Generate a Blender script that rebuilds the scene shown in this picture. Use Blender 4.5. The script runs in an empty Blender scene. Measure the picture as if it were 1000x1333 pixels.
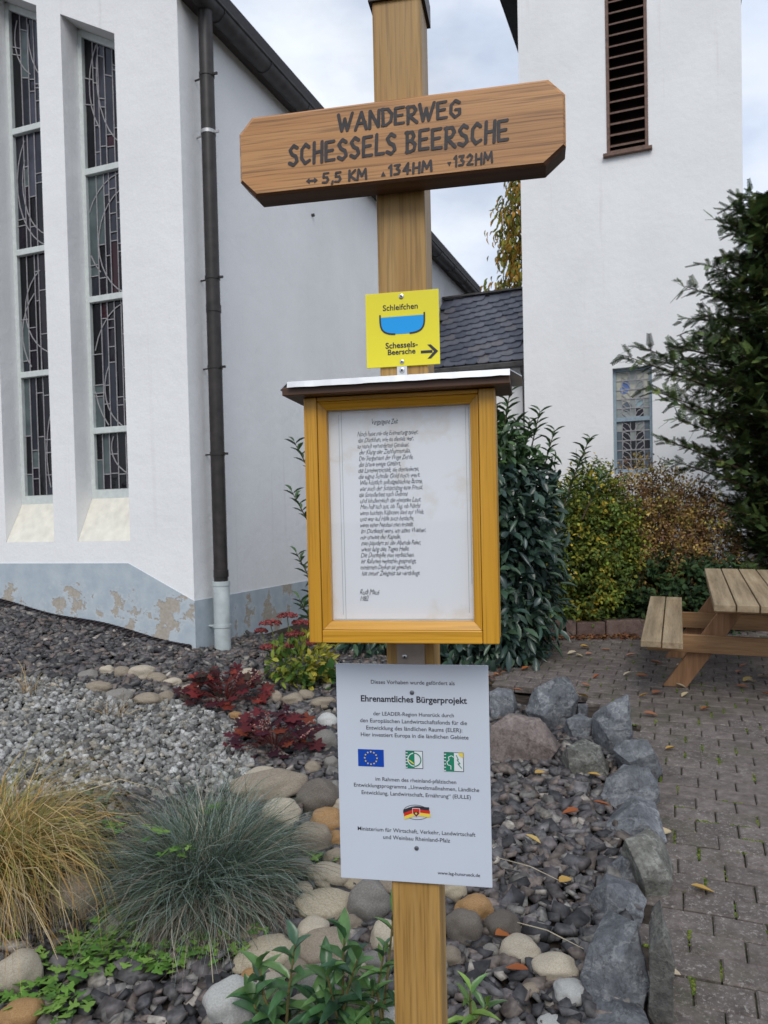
import bpy, bmesh, math, random
import numpy as np
from mathutils import Vector, Matrix, noise as mnoise

random.seed(7)
rng = np.random.default_rng(11)
R = math.radians
scene = bpy.context.scene
COL = scene.collection

# ------------------------------------------------------------------ camera
CAM_H, PITCH, ROLL, FPX, CY = 1.5, R(-1.5), R(1.3), 1000.0, 704.0   # CY: row of the optical axis (slight lens shift)
CAM = np.array([0.0, 0.0, CAM_H])
FW = np.array([0, math.cos(PITCH), math.sin(PITCH)])
UP0 = np.array([0, -math.sin(PITCH), math.cos(PITCH)])
RT = np.array([1.0, 0, 0]) * math.cos(ROLL) - UP0 * math.sin(ROLL)
UP = UP0 * math.cos(ROLL) + np.array([1.0, 0, 0]) * math.sin(ROLL)
cd = bpy.data.cameras.new('camera')
cam = bpy.data.objects.new('camera', cd)
COL.objects.link(cam)
cam.matrix_world = Matrix(((RT[0], UP[0], -FW[0], 0), (RT[1], UP[1], -FW[1], 0), (RT[2], UP[2], -FW[2], CAM_H), (0, 0, 0, 1)))
cd.sensor_fit = 'HORIZONTAL'
cd.sensor_width = 36.0
cd.lens = 36.0 * FPX / 1000.0
cd.shift_y = (CY - 666.5) / 1000.0
cd.clip_start = 0.02
cd.clip_end = 3000
cd.dof.use_dof = True
cd.dof.focus_distance = 1.12
cd.dof.aperture_fstop = 28.0
scene.camera = cam

# ------------------------------------------------------------------ sky and sun
world = bpy.data.worlds.new('World')
scene.world = world
world.use_nodes = True
wn, wl = world.node_tree.nodes, world.node_tree.links
wn.clear()
SUN_EL, SUN_AZ = R(44), R(183)      # azimuth clockwise from +Y: behind the camera
wo = wn.new('ShaderNodeOutputWorld')
wb = wn.new('ShaderNodeBackground')
wb.inputs['Strength'].default_value = 0.1
sky = wn.new('ShaderNodeTexSky')
sky.sky_type = 'NISHITA'
sky.sun_disc = False
sky.sun_elevation = SUN_EL
sky.sun_rotation = SUN_AZ
tc = wn.new('ShaderNodeTexCoord')
mp = wn.new('ShaderNodeMapping')
mp.inputs['Scale'].default_value = (1.0, 1.0, 1.9)
n1 = wn.new('ShaderNodeTexNoise')
n1.inputs['Scale'].default_value = 3.2
n1.inputs['Detail'].default_value = 7
n1.inputs['Roughness'].default_value = 0.55
cr = wn.new('ShaderNodeValToRGB')
cr.color_ramp.elements[0].position = 0.30
cr.color_ramp.elements[0].color = (0.62, 0.62, 0.62, 1)
cr.color_ramp.elements[1].position = 0.52
cr.color_ramp.elements[1].color = (1, 1, 1, 1)
n2 = wn.new('ShaderNodeTexNoise')
n2.inputs['Scale'].default_value = 5.0
n2.inputs['Detail'].default_value = 6
cr2 = wn.new('ShaderNodeValToRGB')
cr2.color_ramp.elements[0].position = 0.34
cr2.color_ramp.elements[0].color = (5.9, 6.8, 8.5, 1)
cr2.color_ramp.elements[1].position = 0.66
cr2.color_ramp.elements[1].color = (8.4, 8.9, 9.7, 1)
mx = wn.new('ShaderNodeMixRGB')
wl.new(tc.outputs['Generated'], mp.inputs['Vector'])
wl.new(mp.outputs['Vector'], n1.inputs['Vector'])
wl.new(mp.outputs['Vector'], n2.inputs['Vector'])
wl.new(n1.outputs['Fac'], cr.inputs['Fac'])
wl.new(n2.outputs['Fac'], cr2.inputs['Fac'])
wl.new(cr.outputs['Color'], mx.inputs['Fac'])
wl.new(sky.outputs['Color'], mx.inputs['Color1'])
wl.new(cr2.outputs['Color'], mx.inputs['Color2'])
wl.new(mx.outputs['Color'], wb.inputs['Color'])
wl.new(wb.outputs['Background'], wo.inputs['Surface'])

sd = bpy.data.lights.new('sun', 'SUN')
sd.energy = 1.5
sd.angle = R(28)
sd.color = (1.0, 0.96, 0.9)
sun = bpy.data.objects.new('sun', sd)
COL.objects.link(sun)
sdir = Vector((math.sin(SUN_AZ) * math.cos(SUN_EL), math.cos(SUN_AZ) * math.cos(SUN_EL), math.sin(SUN_EL)))
sun.rotation_euler = sdir.to_track_quat('Z', 'Y').to_euler()
sun.location = sdir * 40

vs = scene.view_settings
vs.view_transform = 'Standard'
vs.look = 'None'
vs.exposure = 0.16
vs.gamma = 1.0
vs.use_curve_mapping = False
scene.render.engine = 'CYCLES'
scene.cycles.use_denoising = True
scene.cycles.denoising_input_passes = 'RGB_ALBEDO_NORMAL'
scene.cycles.denoising_prefilter = 'ACCURATE'
scene.cycles.max_bounces = 7
scene.cycles.transparent_max_bounces = 12
scene.cycles.sample_clamp_indirect = 6

# ------------------------------------------------------------------ helpers: space
def ray(px, py):
    return FW + RT * ((px - 500.0) / FPX) - UP * ((py - CY) / FPX)

SLOPE = 0.06
def pave_z(y):
    return SLOPE * (y - 2.0)

def H(x, y):
    x = np.asarray(x, float); y = np.asarray(y, float)
    p = SLOPE * (np.clip(y, -4, 11) - 2.0)
    t = -0.85 - x
    e = 0.13 * 0.5 * (t + np.sqrt(t * t + 0.09)) * np.clip((y - 1.0) / 5.0, 0, 1.15)
    e = np.minimum(e, 0.75)
    return p + e + 0.02

def ground(px, py):
    d = ray(px, py); lo, hi = 0.5, 40.0
    for _ in range(50):
        m = 0.5 * (lo + hi); q = CAM + d * m
        if q[2] > H(q[0], q[1]): lo = m
        else: hi = m
    return CAM + d * lo

def pave(px, py):
    d = ray(px, py)
    t = (SLOPE * -2.0 - CAM_H) / (d[2] - SLOPE * d[1])
    return CAM + d * t

def at(px, py, y):
    d = ray(px, py)
    return CAM + d * (y / d[1])

def in_poly(pts, poly):
    x, y = pts[:, 0], pts[:, 1]
    inside = np.zeros(len(pts), bool); n = len(poly); j = n - 1
    for i in range(n):
        xi, yi = poly[i]; xj, yj = poly[j]
        c = ((yi > y) != (yj > y)) & (x < (xj - xi) * (y - yi) / (yj - yi + 1e-12) + xi)
        inside ^= c; j = i
    return inside

# ------------------------------------------------------------------ helpers: objects
def tag(o, label=None, cat=None, group=None, kind=None):
    if label: o['label'] = label
    if cat: o['category'] = cat
    if group: o['group'] = group
    if kind: o['kind'] = kind
    return o

def empty(name, loc=(0, 0, 0), rz=0.0):
    o = bpy.data.objects.new(name, None)
    o.empty_display_size = 0.1
    o.location = loc
    o.rotation_euler = (0, 0, rz)
    COL.objects.link(o)
    return o

def link(name, me, mat=None, parent=None):
    o = bpy.data.objects.new(name, me)
    if mat is not None and len(me.materials) == 0:
        me.materials.append(mat)
    COL.objects.link(o)
    if parent is not None: o.parent = parent
    return o

class MB:
    def __init__(s): s.v = []; s.f = []
    def add(s, v, f):
        b = len(s.v); s.v += [tuple(p) for p in v]; s.f += [tuple(i + b for i in q) for q in f]; return s
    def box(s, x0, x1, y0, y1, z0, z1):
        return s.add([(x0, y0, z0), (x1, y0, z0), (x1, y1, z0), (x0, y1, z0), (x0, y0, z1), (x1, y0, z1), (x1, y1, z1), (x0, y1, z1)],
                     [(0, 3, 2, 1), (4, 5, 6, 7), (0, 1, 5, 4), (1, 2, 6, 5), (2, 3, 7, 6), (3, 0, 4, 7)])
    def prism(s, poly, y0, y1):
        """poly in (x,z), counter-clockwise seen from -y; extruded y0 (front) to y1 (back)"""
        n = len(poly)
        v = [(x, y0, z) for x, z in poly] + [(x, y1, z) for x, z in poly]
        f = [tuple(range(n)), tuple(range(2 * n - 1, n - 1, -1))]
        for i in range(n):
            j = (i + 1) % n
            f.append((i, i + n, j + n, j))
        return s.add(v, f)
    def beam(s, a, b, w, h, up=(0, 0, 1)):
        a = Vector(a); b = Vector(b); d = (b - a).normalized(); sd_ = d.cross(Vector(up)).normalized(); u = sd_.cross(d)
        v = []
        for p in (a, b):
            for sx, sy in ((-1, -1), (1, -1), (1, 1), (-1, 1)):
                v.append(p + sd_ * (sx * w / 2) + u * (sy * h / 2))
        return s.add(v, [(0, 1, 2, 3), (7, 6, 5, 4), (0, 4, 5, 1), (1, 5, 6, 2), (2, 6, 7, 3), (3, 7, 4, 0)])
    def tube(s, pts, r, n=8, cap=True):
        pts = [Vector(p) for p in pts]; rs = r if isinstance(r, (list, tuple)) else [r] * len(pts)
        v = []; f = []
        for i, p in enumerate(pts):
            d = (pts[min(i + 1, len(pts) - 1)] - pts[max(i - 1, 0)]).normalized()
            a = d.cross(Vector((0.31, 0.17, 0.93)) if abs(d.z) < 0.9 else Vector((1, 0, 0))).normalized(); b = d.cross(a)
            for k in range(n):
                t = 2 * math.pi * k / n
                v.append(p + a * (rs[i] * math.cos(t)) + b * (rs[i] * math.sin(t)))
        for i in range(len(pts) - 1):
            for k in range(n):
                k2 = (k + 1) % n
                f.append((i * n + k, i * n + k2, (i + 1) * n + k2, (i + 1) * n + k))
        if cap:
            f.append(tuple(range(n - 1, -1, -1))); f.append(tuple((len(pts) - 1) * n + k for k in range(n)))
        return s.add(v, f)
    def mesh(s, name='mesh', bevel=0.0, smooth=False, segs=2):
        me = bpy.data.meshes.new(name)
        me.from_pydata([tuple(p) for p in s.v], [], s.f)
        me.validate()
        if bevel > 0:
            bm = bmesh.new(); bm.from_mesh(me)
            bmesh.ops.remove_doubles(bm, verts=bm.verts, dist=1e-6)
            bmesh.ops.recalc_face_normals(bm, faces=bm.faces)
            es = [e for e in bm.edges if len(e.link_faces) == 2 and e.calc_face_angle(0) > 0.35]
            bmesh.ops.bevel(bm, geom=es, offset=bevel, segments=segs, profile=0.5, affect='EDGES', clamp_overlap=True)
            bm.to_mesh(me); bm.free()
        else:
            bm = bmesh.new(); bm.from_mesh(me); bmesh.ops.recalc_face_normals(bm, faces=bm.faces); bm.to_mesh(me); bm.free()
        if smooth:
            me.polygons.foreach_set('use_smooth', [True] * len(me.polygons))
            me.set_sharp_from_angle(angle=R(35))
        me.update()
        return me
    def build(s, name, mat, parent=None, bevel=0.0, smooth=False):
        return link(name, s.mesh(name, bevel, smooth), mat, parent)

def np_mesh(name, V, F, cols=None, smooth=False):
    """V (n,3), F (m,k) uniform faces, cols (n,3)"""
    me = bpy.data.meshes.new(name)
    V = np.ascontiguousarray(V, np.float32); F = np.ascontiguousarray(F, np.int32); m, k = F.shape
    me.vertices.add(len(V)); me.vertices.foreach_set('co', V.ravel())
    me.loops.add(m * k); me.loops.foreach_set('vertex_index', F.ravel())
    me.polygons.add(m); me.polygons.foreach_set('loop_start', np.arange(0, m * k, k, dtype=np.int32))
    if smooth: me.polygons.foreach_set('use_smooth', np.ones(m, bool))
    if cols is not None:
        a = me.color_attributes.new('Col', 'FLOAT_COLOR', 'POINT')
        c = np.ones((len(V), 4), np.float32); c[:, :3] = cols
        a.data.foreach_set('color', c.ravel())
    me.update(calc_edges=True)
    return me

def nrm(a):
    return a / (np.linalg.norm(a, axis=-1, keepdims=True) + 1e-9)

def scatter(protoV, protoF, P, A, N, L, W, cols, T=None):
    """copies of a prototype (x along A, y across, z along N) -> V, F, C arrays"""
    pv = np.asarray(protoV, float); pf = np.asarray(protoF, int); n = len(P); k = len(pv)
    A = nrm(np.asarray(A, float)); B = nrm(np.cross(N, A)); Cc = np.cross(A, B)
    L = np.broadcast_to(L, (n,)); W = np.broadcast_to(W, (n,)); T = L if T is None else np.broadcast_to(T, (n,))
    V = (P[:, None, :] + A[:, None, :] * (pv[None, :, 0:1] * L[:, None, None])
         + B[:, None, :] * (pv[None, :, 1:2] * W[:, None, None]) + Cc[:, None, :] * (pv[None, :, 2:3] * T[:, None, None]))
    F = pf[None] + (np.arange(n) * k)[:, None, None]
    C = np.repeat(np.asarray(cols)[:, None, :], k, axis=1)
    return V.reshape(-1, 3), F.reshape(-1, pf.shape[1]), C.reshape(-1, 3)

def merge(parts):
    V = []; F = []; C = []; b = 0
    for v, f, c in parts:
        V.append(v); F.append(f + b); C.append(c); b += len(v)
    return np.concatenate(V), np.concatenate(F), np.concatenate(C)

def pick(cols, n, jit=0.15, w=None):
    c = np.array(cols, float)[rng.choice(len(cols), n, p=w)]
    return np.clip(c * (1 + jit * rng.standard_normal((n, 1))), 0.004, 1)

# leaf prototypes: quads, x 0..1 along, y across (-.5...5), z fold
def leaf_proto(prof, fold=0.10, droop=0.15):
    v = []; f = []
    for i, (x, w) in enumerate(prof):
        z = -droop * x * x
        v += [(x, -w / 2, z + fold * w), (x, 0, z), (x, w / 2, z + fold * w)]
    for i in range(len(prof) - 1):
        a = i * 3
        f += [(a, a + 3, a + 4, a + 1), (a + 1, a + 4, a + 5, a + 2)]
    return np.array(v), np.array(f)

# ------------------------------------------------------------------ helpers: materials
def new_mat(name):
    m = bpy.data.materials.new(name); m.use_nodes = True
    nt = m.node_tree; b = nt.nodes['Principled BSDF']
    return m, nt, b

def tex(nt, kind='ShaderNodeTexNoise', scale=10, detail=5, rough=0.55, vec=None, stretch=None, coord='Object'):
    t = nt.nodes.new(kind); t.inputs['Scale'].default_value = scale
    if kind == 'ShaderNodeTexNoise':
        t.inputs['Detail'].default_value = detail; t.inputs['Roughness'].default_value = rough
    if vec is None:
        c = nt.nodes.new('ShaderNodeTexCoord'); vec = c.outputs[coord]
    if stretch:
        mp_ = nt.nodes.new('ShaderNodeMapping'); mp_.inputs['Scale'].default_value = stretch
        nt.links.new(vec, mp_.inputs['Vector']); vec = mp_.outputs['Vector']
    nt.links.new(vec, t.inputs['Vector'])
    return t

def ramp(nt, fac, stops):
    r = nt.nodes.new('ShaderNodeValToRGB'); e = r.color_ramp.elements
    while len(e) < len(stops): e.new(0.5)
    for i, (p, c) in enumerate(stops):
        e[i].position = p; e[i].color = (c[0], c[1], c[2], 1) if not isinstance(c, (int, float)) else (c, c, c, 1)
    nt.links.new(fac, r.inputs['Fac'])
    return r.outputs['Color']

def mixc(nt, fac, a, b, mode='MIX'):
    m = nt.nodes.new('ShaderNodeMixRGB'); m.blend_type = mode
    for s, x in ((m.inputs['Fac'], fac), (m.inputs['Color1'], a), (m.inputs['Color2'], b)):
        if isinstance(x, (int, float)): s.default_value = x
        elif isinstance(x, tuple): s.default_value = (x[0], x[1], x[2], 1)
        else: nt.links.new(x, s)
    return m.outputs['Color']

def bump(nt, b, h, strength=0.3, dist=0.01):
    n = nt.nodes.new('ShaderNodeBump'); n.inputs['Strength'].default_value = strength; n.inputs['Distance'].default_value = dist
    nt.links.new(h, n.inputs['Height'])
    nt.links.new(n.outputs['Normal'], b.inputs['Normal'])
    return n

def plain(name, col, rough=0.6, spec=0.4, metal=0.0, var=0.12, scale=25, bstr=0.1, bdist=0.002):
    m, nt, b = new_mat(name)
    t = tex(nt, scale=scale, detail=6)
    d = tuple(max(0, c * (1 - var * 2)) for c in col); l = tuple(min(1, c * (1 + var * 1.5)) for c in col)
    nt.links.new(ramp(nt, t.outputs['Fac'], [(0.3, d), (0.7, l)]), b.inputs['Base Color'])
    b.inputs['Roughness'].default_value = rough; b.inputs['Specular IOR Level'].default_value = spec; b.inputs['Metallic'].default_value = metal
    if bstr: bump(nt, b, t.outputs['Fac'], bstr, bdist)
    return m

def wood(name, dark, mid, light, axis, rough=0.45, spec=0.4, fine=1.0, pores=0.5):
    m, nt, b = new_mat(name)
    st = [26, 26, 26]; st[axis] = 1.1
    sf = [240 * fine] * 3; sf[axis] = 7
    sw = [9, 9, 9]; sw[axis] = 0.7
    wv = tex(nt, scale=1, detail=3, stretch=tuple(sw))
    g = tex(nt, scale=1, detail=6, rough=0.6, stretch=tuple(st))
    f = tex(nt, scale=1, detail=3, stretch=tuple(sf))
    c1 = ramp(nt, g.outputs['Fac'], [(0.28, dark), (0.5, mid), (0.72, light)])
    c2 = mixc(nt, 0.55, c1, ramp(nt, wv.outputs['Fac'], [(0.35, 0.55), (0.65, 1.15)]), 'MULTIPLY')
    c3 = mixc(nt, pores, c2, ramp(nt, f.outputs['Fac'], [(0.36, 0.38), (0.52, 1.0)]), 'MULTIPLY')
    nt.links.new(c3, b.inputs['Base Color'])
    b.inputs['Roughness'].default_value = rough; b.inputs['Specular IOR Level'].default_value = spec
    bump(nt, b, f.outputs['Fac'], 0.25, 0.0008)
    return m

def attr_mat(name, rough=0.55, spec=0.35, transl=0.0, noise_amt=0.25, nscale=60, bstr=0.0):
    m, nt, b = new_mat(name)
    a = nt.nodes.new('ShaderNodeAttribute'); a.attribute_name = 'Col'
    t = tex(nt, scale=nscale, detail=5)
    c = mixc(nt, 1.0, a.outputs['Color'], ramp(nt, t.outputs['Fac'], [(0.25, 1 - noise_amt), (0.75, 1 + noise_amt)]), 'MULTIPLY')
    nt.links.new(c, b.inputs['Base Color'])
    b.inputs['Roughness'].default_value = rough; b.inputs['Specular IOR Level'].default_value = spec
    if bstr: bump(nt, b, t.outputs['Fac'], bstr, 0.004)
    if transl:
        tr = nt.nodes.new('ShaderNodeBsdfTranslucent'); nt.links.new(c, tr.inputs['Color'])
        ms = nt.nodes.new('ShaderNodeMixShader'); ms.inputs['Fac'].default_value = transl
        out = nt.nodes['Material Output']
        nt.links.new(b.outputs[0], ms.inputs[1]); nt.links.new(tr.outputs[0], ms.inputs[2]); nt.links.new(ms.outputs[0], out.inputs['Surface'])
    return m

def render_mat(name, col, stain=(0.45, 0.42, 0.4), amt=0.25):
    """painted plaster: uneven float marks and faint weather streaks"""
    m, nt, b = new_mat(name)
    big = tex(nt, scale=0.9, detail=6, rough=0.6)
    fine = tex(nt, scale=55, detail=6, rough=0.65)
    mid = tex(nt, scale=9, detail=5)
    stk = tex(nt, scale=1.0, detail=6, stretch=(7, 7, 0.28))
    c = ramp(nt, big.outputs['Fac'], [(0.3, tuple(x * 0.9 for x in col)), (0.7, col)])
    c = mixc(nt, mixc(nt, 1.0, ramp(nt, stk.outputs['Fac'], [(0.63, 0.0), (0.85, amt)]), (1, 1, 1), 'MULTIPLY'), c, stain)
    c = mixc(nt, 0.5, c, ramp(nt, fine.outputs['Fac'], [(0.3, 0.88), (0.6, 1.0)]), 'MULTIPLY')
    nt.links.new(c, b.inputs['Base Color'])
    b.inputs['Roughness'].default_value = 0.85; b.inputs['Specular IOR Level'].default_value = 0.2
    h = mixc(nt, 0.8, fine.outputs['Fac'], mid.outputs['Fac'])
    bump(nt, b, h, 0.32, 0.022)
    return m

def stone(name, c0, c1, c2, spots=None, rough=0.75, scale=14, bstr=0.5, veins=None):
    m, nt, b = new_mat(name)
    oi = nt.nodes.new('ShaderNodeObjectInfo')
    t = tex(nt, scale=scale, detail=8, rough=0.65); t2 = tex(nt, scale=scale * 5, detail=5, rough=0.7)
    c = ramp(nt, t.outputs['Fac'], [(0.3, c0), (0.5, c1), (0.72, c2)])
    c = mixc(nt, 0.6, c, ramp(nt, oi.outputs['Random'], [(0, 0.72), (1, 1.18)]), 'MULTIPLY')
    c = mixc(nt, 0.85, c, ramp(nt, t2.outputs['Fac'], [(0.3, 0.5), (0.62, 1.15)]), 'MULTIPLY')
    if spots:
        v = tex(nt, scale=scale * 2.2, detail=6, rough=0.8)
        c = mixc(nt, ramp(nt, v.outputs['Fac'], [(0.58, 0.0), (0.66, 0.75)]), c, spots)
    if veins:
        g = nt.nodes.new('ShaderNodeNewGeometry')
        v = tex(nt, scale=3.4, detail=8, rough=0.62, vec=g.outputs['Position'], stretch=(1, 1, 1.8)); v3 = tex(nt, scale=6.5, detail=7, rough=0.6, vec=g.outputs['Position'], stretch=(1.6, 1, .8))
        c = mixc(nt, ramp(nt, v.outputs['Fac'], [(0.474, 0.0), (0.49, 0.38), (0.497, 0.38), (0.513, 0.0)]), c, veins)
        c = mixc(nt, ramp(nt, v3.outputs['Fac'], [(0.490, 0.0), (0.498, 0.5), (0.502, 0.5), (0.510, 0.0)]), c, tuple(x * .35 for x in c0))
        pt = tex(nt, scale=2.2, detail=4, vec=g.outputs['Position'])
        c = mixc(nt, 0.8, c, ramp(nt, pt.outputs['Fac'], [(0.3, 0.62), (0.7, 1.3)]), 'MULTIPLY')
    nt.links.new(c, b.inputs['Base Color'])
    b.inputs['Roughness'].default_value = rough; b.inputs['Specular IOR Level'].default_value = 0.3
    bump(nt, b, mixc(nt, 0.5, t.outputs['Fac'], t2.outputs['Fac']), bstr, 0.01)
    return m

def glass_mat(name, col, rough=0.06, spec=0.3):
    m, nt, b = new_mat(name)
    t = tex(nt, scale=7, detail=3)
    nt.links.new(ramp(nt, t.outputs['Fac'], [(0.3, tuple(x * 0.6 for x in col)), (0.7, col)]), b.inputs['Base Color'])
    b.inputs['Roughness'].default_value = rough; b.inputs['Specular IOR Level'].default_value = spec
    bump(nt, b, t.outputs['Fac'], 0.25, 0.01)
    return m

def flat(name, col, rough=0.5, spec=0.3):
    m, nt, b = new_mat(name)
    b.inputs['Base Color'].default_value = (col[0], col[1], col[2], 1)
    b.inputs['Roughness'].default_value = rough; b.inputs['Specular IOR Level'].default_value = spec
    return m

M = {}
M['wall'] = render_mat('white_plaster', (0.89, 0.89, 0.89), amt=0.3)
M['sill'] = plain('cream_paint', (0.74, 0.71, 0.62), 0.7, var=0.06, scale=12, bstr=0.25, bdist=0.004)
M['frame_white'] = plain('pale_green_white_paint', (0.62, 0.66, 0.64), 0.5, var=0.05, scale=20)
M['zinc'] = plain('weathered_dark_zinc', (0.065, 0.062, 0.062), 0.55, 0.4, 0.2, var=0.2, scale=9)
M['pipe_brown'] = plain('dark_brown_painted_pipe', (0.030, 0.025, 0.023), 0.45, 0.4, var=0.22, scale=11)
M['standpipe'] = plain('pale_grey_standpipe', (0.48, 0.53, 0.53), 0.5, var=0.1, scale=8)
M['bracket'] = plain('galvanised_bracket', (0.42, 0.42, 0.42), 0.4, metal=0.5)
M['rooftile'] = plain('dark_roof', (0.035, 0.034, 0.037), 0.7)
M['soffit'] = plain('dark_soffit_board', (0.06, 0.05, 0.045), 0.7)
M['lead'] = plain('lead_came', (0.36, 0.35, 0.36), 0.6, metal=0.0, var=0.1)
M['louvre'] = plain('brown_louvre', (0.15, 0.083, 0.060), 0.6, var=0.2, scale=18)
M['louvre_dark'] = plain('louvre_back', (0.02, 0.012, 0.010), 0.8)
M['frame_blue'] = plain('blue_grey_window_frame', (0.28, 0.36, 0.42), 0.55, var=0.08)
M['soil'] = plain('dark_garden_soil', (0.045, 0.036, 0.030), 0.95, 0.1, var=0.3, scale=14, bstr=0.8, bdist=0.02)
M['alu'] = plain('aluminium_sheet', (0.62, 0.63, 0.65), 0.5, metal=0.6, var=0.05, scale=30)
M['black'] = flat('black_print', (0.02, 0.02, 0.022), 0.5)
M['ink'] = flat('pen_ink', (0.045, 0.05, 0.075), 0.6)
M['screw'] = plain('screw_steel', (0.55, 0.55, 0.55), 0.3, metal=0.9)
M['capmetal'] = plain('dark_post_cap', (0.03, 0.022, 0.020), 0.4, metal=0.3)
M['darkletter'] = plain('dark_brush_paint', (0.040, 0.035, 0.038), 0.6, var=0.2, scale=90, bstr=0.2, bdist=0.0005)

# ------------------------------------------------------------------ terrain
def build_ground():
    xs = np.concatenate([[-900, -300, -100, -40, -20], np.linspace(-9, 9, 73), [20, 40, 100, 300, 900]])
    ys = np.concatenate([[-900, -200, -60, -20, -8], np.linspace(-4, 14, 73), [20, 40, 100, 300, 1200]])
    X, Y = np.meshgrid(xs, ys)
    Z = H(np.clip(X, -6, 20), Y) - 0.03
    # the paved side lies lower than the planted bed
    bx = np.interp(Y, BND[:, 1], BND[:, 0])
    pav = (X > bx + 0.1) | ((Y > BACK_Y) & (X > 0.9))
    Z = np.where(pav, SLOPE * (np.clip(Y, -4, 11) - 2.0) - 0.08, Z)
    V = np.stack([X, Y, Z], -1).reshape(-1, 3)
    ny, nx = X.shape
    i = np.arange(ny * nx).reshape(ny, nx)
    F = np.stack([i[:-1, :-1], i[:-1, 1:], i[1:, 1:], i[1:, :-1]], -1).reshape(-1, 4)
    tag(link('ground', np_mesh('ground', V, F, smooth=True), M['soil']), kind='structure')

bpx = [(905, 1480), (880, 1330), (872, 1250), (870, 1150), (866, 1050), (858, 1000), (838, 945), (770, 905), (690, 893)]
BND = np.array([pave(*p)[:2] for p in bpx])
BACK_Y = BND[-1, 1] - 0.3
build_ground()

# ------------------------------------------------------------------ paving: setts in running bond, parallel to the buildings
YAW = R(21)
def paver_mat():
    m, nt, b = new_mat('brown_concrete_paver')
    oi = nt.nodes.new('ShaderNodeObjectInfo')
    geo = nt.nodes.new('ShaderNodeNewGeometry')
    t = tex(nt, scale=18, detail=7, rough=0.65, vec=geo.outputs['Position'])
    t2 = tex(nt, scale=120, detail=5, rough=0.7, vec=geo.outputs['Position'])
    c = ramp(nt, t.outputs['Fac'], [(0.3, (0.078, 0.064, 0.058)), (0.5, (0.130, 0.108, 0.098)), (0.72, (0.185, 0.157, 0.143))])
    c = mixc(nt, 0.55, c, ramp(nt, oi.outputs['Random'], [(0, 0.72), (1, 1.2)]), 'MULTIPLY')
    c = mixc(nt, 0.5, c, ramp(nt, t2.outputs['Fac'], [(0.3, 0.55), (0.65, 1.2)]), 'MULTIPLY')
    li = tex(nt, scale=62, detail=6, rough=0.8, vec=geo.outputs['Position'])
    big = tex(nt, scale=2.3, detail=3, vec=geo.outputs['Position'])
    f = mixc(nt, 1.0, ramp(nt, li.outputs['Fac'], [(0.55, 0.0), (0.60, 1.0)]), ramp(nt, big.outputs['Fac'], [(0.36, 0.12), (0.56, 0.9)]), 'MULTIPLY')
    c = mixc(nt, f, c, (0.29, 0.265, 0.245))
    ms = tex(nt, scale=3.1, detail=6, rough=0.7, vec=geo.outputs['Position'])
    c = mixc(nt, ramp(nt, ms.outputs['Fac'], [(0.52, 0.0), (0.70, 0.6)]), c, (0.050, 0.055, 0.026))
    nt.links.new(c, b.inputs['Base Color'])
    b.inputs['Roughness'].default_value = 0.78; b.inputs['Specular IOR Level'].default_value = 0.3
    bump(nt, b, mixc(nt, 0.5, t.outputs['Fac'], t2.outputs['Fac']), 0.6, 0.008)
    return m
M['paver'] = paver_mat()

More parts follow.
